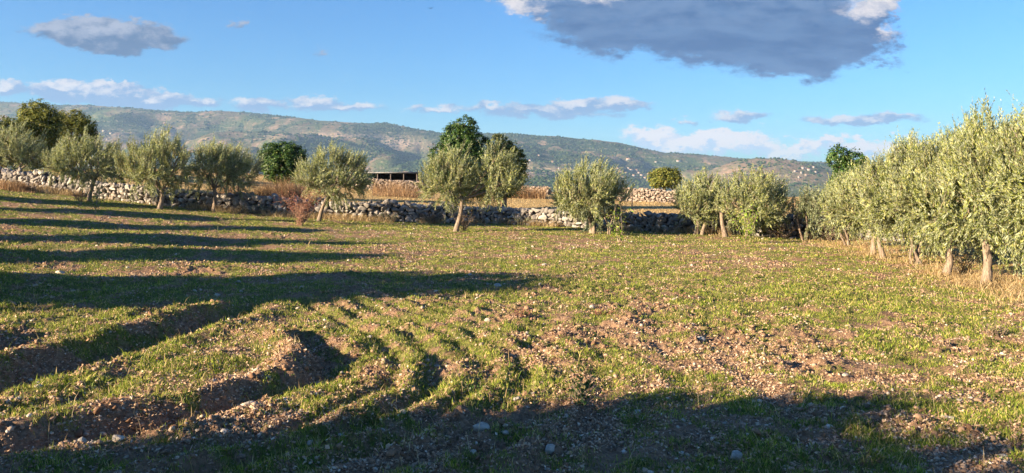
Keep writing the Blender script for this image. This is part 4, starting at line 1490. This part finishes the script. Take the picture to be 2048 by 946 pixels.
def build_clods():
    rng = np.random.RandomState(31)
    # crumbs and gravel: one mass
    X, Y = frustum_pts(rng, 210000, 5.2, 40)
    g = green(X, Y); dr = dry(X, Y)
    cl = fbm(X * 1.7, Y * 1.7, 3, 121)
    keep = (rng.rand(len(X)) < np.clip(1.15 - g * 1.05, .10, 1) * sstep(cl, .36, .68) * (1 - .6 * dr)) & (Y < wall_y(X) - .3)
    X, Y = X[keep], Y[keep]
    n = len(X)
    s = .0055 * rng.lognormal(0, .5, n) * (1 + .05 * Y)
    s = np.clip(s, .003, .032)
    Z = H(X, Y) + s * .25
    sh, f0 = stone_shapes(16, 0, rng, 5)
    scl = np.stack([s * rng.uniform(.9, 1.6, n), s * rng.uniform(.8, 1.3, n), s * rng.uniform(.5, .9, n)], 1)
    V, Fc = scatter(sh, f0, np.stack([X, Y, Z], 1), scl, rot_mats(rng, n, .5), rng)
    tag(obj("gravel", new_mesh("gravel", V, Fc, M_CLOD)), "crumbs of brown soil and pale gravel strewn over the field", "gravel", kind="stuff")

    # lumps of brown earth in the bare patches and on the furrow banks
    X, Y = frustum_pts(rng, 60000, 5.2, 30)
    g = green(X, Y); cl = fbm(X * .9, Y * .9, 2, 12); rs = rut_soil(X, Y)
    keep = rng.rand(len(X)) < np.clip(sstep(cl, .45, .68) * (1 - g) * .45 + rs * .35, 0, 1)
    X, Y = X[keep], Y[keep]; n = len(X)
    q_ = np.clip(.010 * rng.lognormal(0, .5, n) * (1 + .03 * Y), .005, .038)
    sh, f0 = stone_shapes(14, 1, rng, 4)
    sh = sh * rng.uniform(.85, 1.12, sh.shape[:2] + (1,))
    scl = np.stack([q_ * rng.uniform(.9, 1.5, n), q_ * rng.uniform(.8, 1.3, n), q_ * rng.uniform(.6, .9, n)], 1)
    V, Fc = scatter(sh, f0, np.stack([X, Y, H(X, Y) + q_ * .2], 1), scl, rot_mats(rng, n, .6), rng)
    md = mat_ramp_island("earth_lumps", [(0, (.15, .085, .05)), (.6, (.27, .165, .10)), (1, (.38, .25, .16))], .95, .05)
    tag(obj("soil", new_mesh("soil", V, Fc, md), ), "lumps of brown ploughed earth on the furrow banks and bare patches", "soil", kind="stuff")

    # litter: dead leaves, chips of straw
    X, Y = frustum_pts(rng, 420000, 5.2, 38)
    g = green(X, Y); cl = fbm(X * 1.1 + 40, Y * 1.1, 3, 122)
    keep = (rng.rand(len(X)) < np.clip(1.2 - g * 1.1, .16, 1) * sstep(cl, .24, .6) * (1 - .52 * sstep(Y, 8, 16))) & (Y < wall_y(X) - .3)
    X, Y = X[keep], Y[keep]; n = len(X)
    L = rng.uniform(.011, .032, n) * (1 + .035 * Y); L[rng.rand(n) < .08] *= 2.2
    a = rng.uniform(0, 2 * math.pi, n); tz = rng.normal(0, .45, n)
    D = unit(np.stack([np.cos(a), np.sin(a), tz], 1)); N_ = unit(np.cross(D, np.array([0, 0, 1.]) + rng.normal(0, .5, (n, 3))))
    P = np.stack([X, Y, H(X, Y) + .008 + np.abs(tz) * L * .4], 1) - D * L[:, None] * .5
    W = np.where(L > .06, L * .10, L * rng.uniform(.3, .7, n))
    V, q = leaf_quads(P, D, N_, L, W)
    tag(obj("leaf_litter", new_mesh("leaf_litter", V, q, M_LITTER)), "dead leaves and bits of straw lying on the soil", "litter", kind="stuff")


def build_field_stones():
    rng = np.random.RandomState(41)
    shapes, f0 = stone_shapes(14, 2, rng, 9)
    marked = [(806, 835, 27, "pale rounded stone at the lit edge of the near shadow"),
              (960, 866, 54, "flat whitish stone alone in the middle of the near shadow"),
              (1101, 908, 50, "broad pale stone, largest in the near shadow at the bottom"),
              (945, 915, 26, "narrow upright white stone left of the broad pale stone"),
              (498, 823, 58, "large tan stone at the rim of the curved furrow"),
              (682, 873, 36, "grey stone half in grass in the near shadow"),
              (1011, 870, 28, "small white stone just right of the flat whitish stone"),
              (1275, 828, 26, "pale stone in the shade of the shadow's second lobe"),
              (1472, 915, 50, "cracked whitish stone in the dark grass at the bottom"),
              (235, 898, 40, "flat white stone on the dark furrow bank"),
              (468, 898, 30, "round grey stone near the bottom of the shadow"),
              (77, 790, 26, "tan clod-like stone beside the big straight furrow"),
              (120, 545, 30, "pale stone in the long tree shadow at the left"),
              (1897, 842, 40, "sunlit pale stone in the green corner at lower right"),
              (1348, 603, 16, "white stone alone on the grass in mid-field"),
              (872, 590, 16, "small white stone right below the long tree shadow"),
              (1400, 680, 30, "tan stone on the bare brown patch"),
              (1690, 755, 22, "pale stone amid straw at the right"),
              (2005, 918, 30, "white stone in the corner at the bottom right"),
              (995, 575, 26, "flat grey stone at the tip of the long tree shadow")]
    for px, py, w, lab in marked:
        X, Y = on_ground(px, py); s = w * .37 * Y / F
        v = shapes[rng.randint(len(shapes))] * np.array([1.0, .8, .55]) * s
        o = obj("field_stone", new_mesh("field_stone", v, f0, M_FIELDSTONE))
        o.location = (X, Y, H1(X, Y) + s * .24); o.rotation_euler = (rng.uniform(-.2, .2), rng.uniform(-.2, .2), rng.uniform(-.6, .6))
        tag(o, lab, "stone", "loose stones in the field")
    meshes = [new_mesh("field_stone", shapes[i] * np.array([1.0, rng.uniform(.7, .9), rng.uniform(.45, .7)]), f0, M_FIELDSTONE) for i in range(14)]
    n = 0
    while n < 270:
        X, Y = frustum_pts(rng, 1, 5.7, 34, 0, .63)
        X, Y = float(X[0]), float(Y[0])
        if Y > wall_y(X) - 1: continue
        px = X / Y * F + 1024
        py = HZ + EYE * F / Y
        if py > 955: continue
        s = .016 * rng.lognormal(0, .38) * (1 + .05 * Y)
        o = obj("field_stone", meshes[rng.randint(14)])
        o.scale = (s, s, s); o.location = (X, Y, H1(X, Y) + s * .25); o.rotation_euler = (rng.uniform(-.3, .3), rng.uniform(-.3, .3), rng.uniform(0, 6.28))
        tag(o, "small pale stone lying among others in the grass", "stone", "small pale stones scattered over the field")
        n += 1


def blades(rng, X, Y, h, w, lean, curl=.5):
    n = len(X)
    Z = H(X, Y) - .005
    a = rng.uniform(0, 2 * math.pi, n); ld = np.stack([np.cos(a), np.sin(a), np.zeros(n)], 1)
    b = rng.uniform(0, 2 * math.pi, n)
    wd = np.stack([np.cos(b), np.sin(b), np.zeros(n)], 1) * (w / 2)[:, None]
    P = np.stack([X, Y, Z], 1)
    up = np.array([0, 0, 1.])
    m = P + up * (h * .55)[:, None] + ld * (h * lean * .35)[:, None]
    t = P + up * (h * (1 - .35 * curl * lean))[:, None] + ld * (h * lean)[:, None]
    V = np.stack([P - wd, P + wd, m + wd * .8, m - wd * .8, t], 1).reshape(-1, 3)
    k = (np.arange(n) * 5)[:, None]
    return V, k + np.array([[0, 1, 2, 3]]), k + np.array([[3, 2, 4]])


def build_grass():
    rng = np.random.RandomState(51)
    # tufts: centres then blades around
    X0, Y0 = frustum_pts(rng, 75000, 5.2, 40)
    g = green(X0, Y0); dr = dry(X0, Y0)
    fine = fbm(X0 * 4, Y0 * 4, 2, 130)
    keep = (rng.rand(len(X0)) < sstep(g + .5 * (fine - .5), .18, .70) * (1 - .8 * dr)) & (Y0 < wall_y(X0) - .3)
    X0, Y0 = X0[keep], Y0[keep]
    per = 9
    sp = .035 * (1 + .05 * Y0)
    X = (X0[:, None] + rng.normal(0, 1, (len(X0), per)) * sp[:, None]).ravel()
    Y = (Y0[:, None] + rng.normal(0, 1, (len(X0), per)) * sp[:, None]).ravel()
    hs = (.6 + .8 * np.repeat(rng.rand(len(X0)), per))
    n = len(X)
    h = rng.uniform(.016, .046, n) * hs * np.where(rng.rand(n) < .04, 1.9, 1) * (1 + .35 * np.clip(green(X, Y) - .5, 0, .5) * 2)
    w = .0036 * (1 + .10 * Y) * rng.uniform(.7, 1.3, n)
    V, q, t = blades(rng, X, Y, h, w, rng.uniform(.15, 1.1, n))
    tag(obj("grass", new_mesh("grass", V, [q, t], M_GRASS)), "short bright green grass growing in patches over the field", "grass", kind="stuff")

    # straw: under the right-hand row and beyond the wall
    Xa = rng.uniform(-40, 34, 260000); Ya = rng.uniform(8, 82, 260000)
    d = dry(Xa, Ya)
    inview = np.abs(Xa) < Ya * .72 + 1
    clump = fbm(Xa * 1.5, Ya * 1.5, 3, 140)
    keep = inview & (rng.rand(len(Xa)) < d * sstep(clump, .3, .6)) & (np.abs(Ya - wall_y(Xa)) > .35)
    X, Y = Xa[keep], Ya[keep]; n = len(X)
    h = rng.uniform(.04, .15, n) * (.5 + 1.0 * clump[keep])
    w = .005 * (1 + .07 * Y) * rng.uniform(.7, 1.3, n)
    V, q, t = blades(rng, X, Y, h, w, rng.uniform(.3, 1.6, n))
    tag(obj("dry_grass", new_mesh("dry_grass", V, [q, t], M_STRAW)), "straw-coloured dead grass beneath the olive row and beyond the wall", "dry grass", kind="stuff")

    # tall rusty grass showing over the wall and weeds at its foot
    Xs, Ys, hh = [], [], []
    def strip(pxa, pxb, d0, d1, n, ha, hb):
        px = rng.uniform(pxa, pxb, n); dd = rng.uniform(d0, d1, n)
        Xs.append((px - 1024) / F * dd); Ys.append(dd); hh.append(rng.uniform(ha, hb, n))
    strip(505, 600, 40.5, 43, 2600, .9, 1.35)
    strip(745, 835, 60, 67, 2200, .3, .9)
    strip(955, 1090, 66, 70, 4200, .5, .9)
    strip(440, 510, 41.5, 43, 700, .8, 1.2)
    strip(1590, 1650, 34.8, 37, 900, .7, 1.1)
    strip(0, 70, 39.5, 41, 1400, .15, .42)
    X = np.concatenate(Xs); Y = np.concatenate(Ys); h = np.concatenate(hh); n = len(X)
    h = h * (.35 + 1.15 * sstep(fbm(X * 1.1, Y * .7, 3, 145), .32, .66))
    V, q, t = blades(rng, X, Y, h, .011 * np.ones(n) * (1 + .015 * Y), rng.uniform(.1, .8, n))
    tag(obj("tall_dry_grass", new_mesh("tall_dry_grass", V, [q, t], M_RUST)), "tall rusty dead grass showing over the drystone wall", "dry grass", kind="stuff")

    # long straw round the trunks of the row on the right
    Xs, Ys = [], []
    for px, py, nn, r in ((1971, 570, 2600, .9), (1893, 551, 1800, .8), (2060, 590, 2200, 1.1), (1930, 558, 1500, .8), (1832, 528, 1200, .8), (1760, 512, 1600, .9), (1700, 494, 800, .8), (2020, 600, 1300, .9), (1880, 575, 500, .8)):
        x, y = on_ground(px, py)
        nn = int(nn * .6)
        Xs.append(x + .2 + rng.normal(0, r * .6, nn)); Ys.append(y + rng.normal(0, r * .8, nn))
    X = np.concatenate(Xs); Y = np.concatenate(Ys); n = len(X)
    cl = fbm(X * 2.2, Y * 2.2, 3, 147)
    V, q, t = blades(rng, X, Y, rng.uniform(.06, .24, n) * (.2 + 1.2 * sstep(cl, .38, .68)), .006 * (1 + .04 * Y), rng.uniform(.3, 1.4, n))
    tag(obj("dry_grass", new_mesh("dry_grass", V, [q, t], M_STRAW)), "long straw tufts round the trunks of the right-hand olive row", "dry grass", kind="stuff")

    # scattered dead stalks and weeds at the foot of the wall and trees
    xw = rng.uniform(-27, 14, 17000); yw = wall_y(xw) - .42 - np.abs(rng.normal(0, .45, 17000))
    f = fbm(xw * .8, yw * .8, 2, 150); k = f > .5
    X2, Y2 = frustum_pts(rng, 2600, 5.6, 36)
    k2 = (Y2 < wall_y(X2) - .6)
    X = np.concatenate([xw[k], X2[k2]]); Y = np.concatenate([yw[k], Y2[k2]]); n = len(X)
    h = np.concatenate([rng.uniform(.1, .45, k.sum()), rng.uniform(.05, .20, k2.sum())])
    V, q, t = blades(rng, X, Y, h, .004 * (1 + .06 * Y), rng.uniform(.1, 1.2, n))
    tag(obj("dead_stalks", new_mesh("dead_stalks", V, [q, t], M_STRAW)), "thin dead stalks scattered over field and wall foot", "dead stalks", kind="stuff")


build_clods()
build_field_stones()
build_grass()
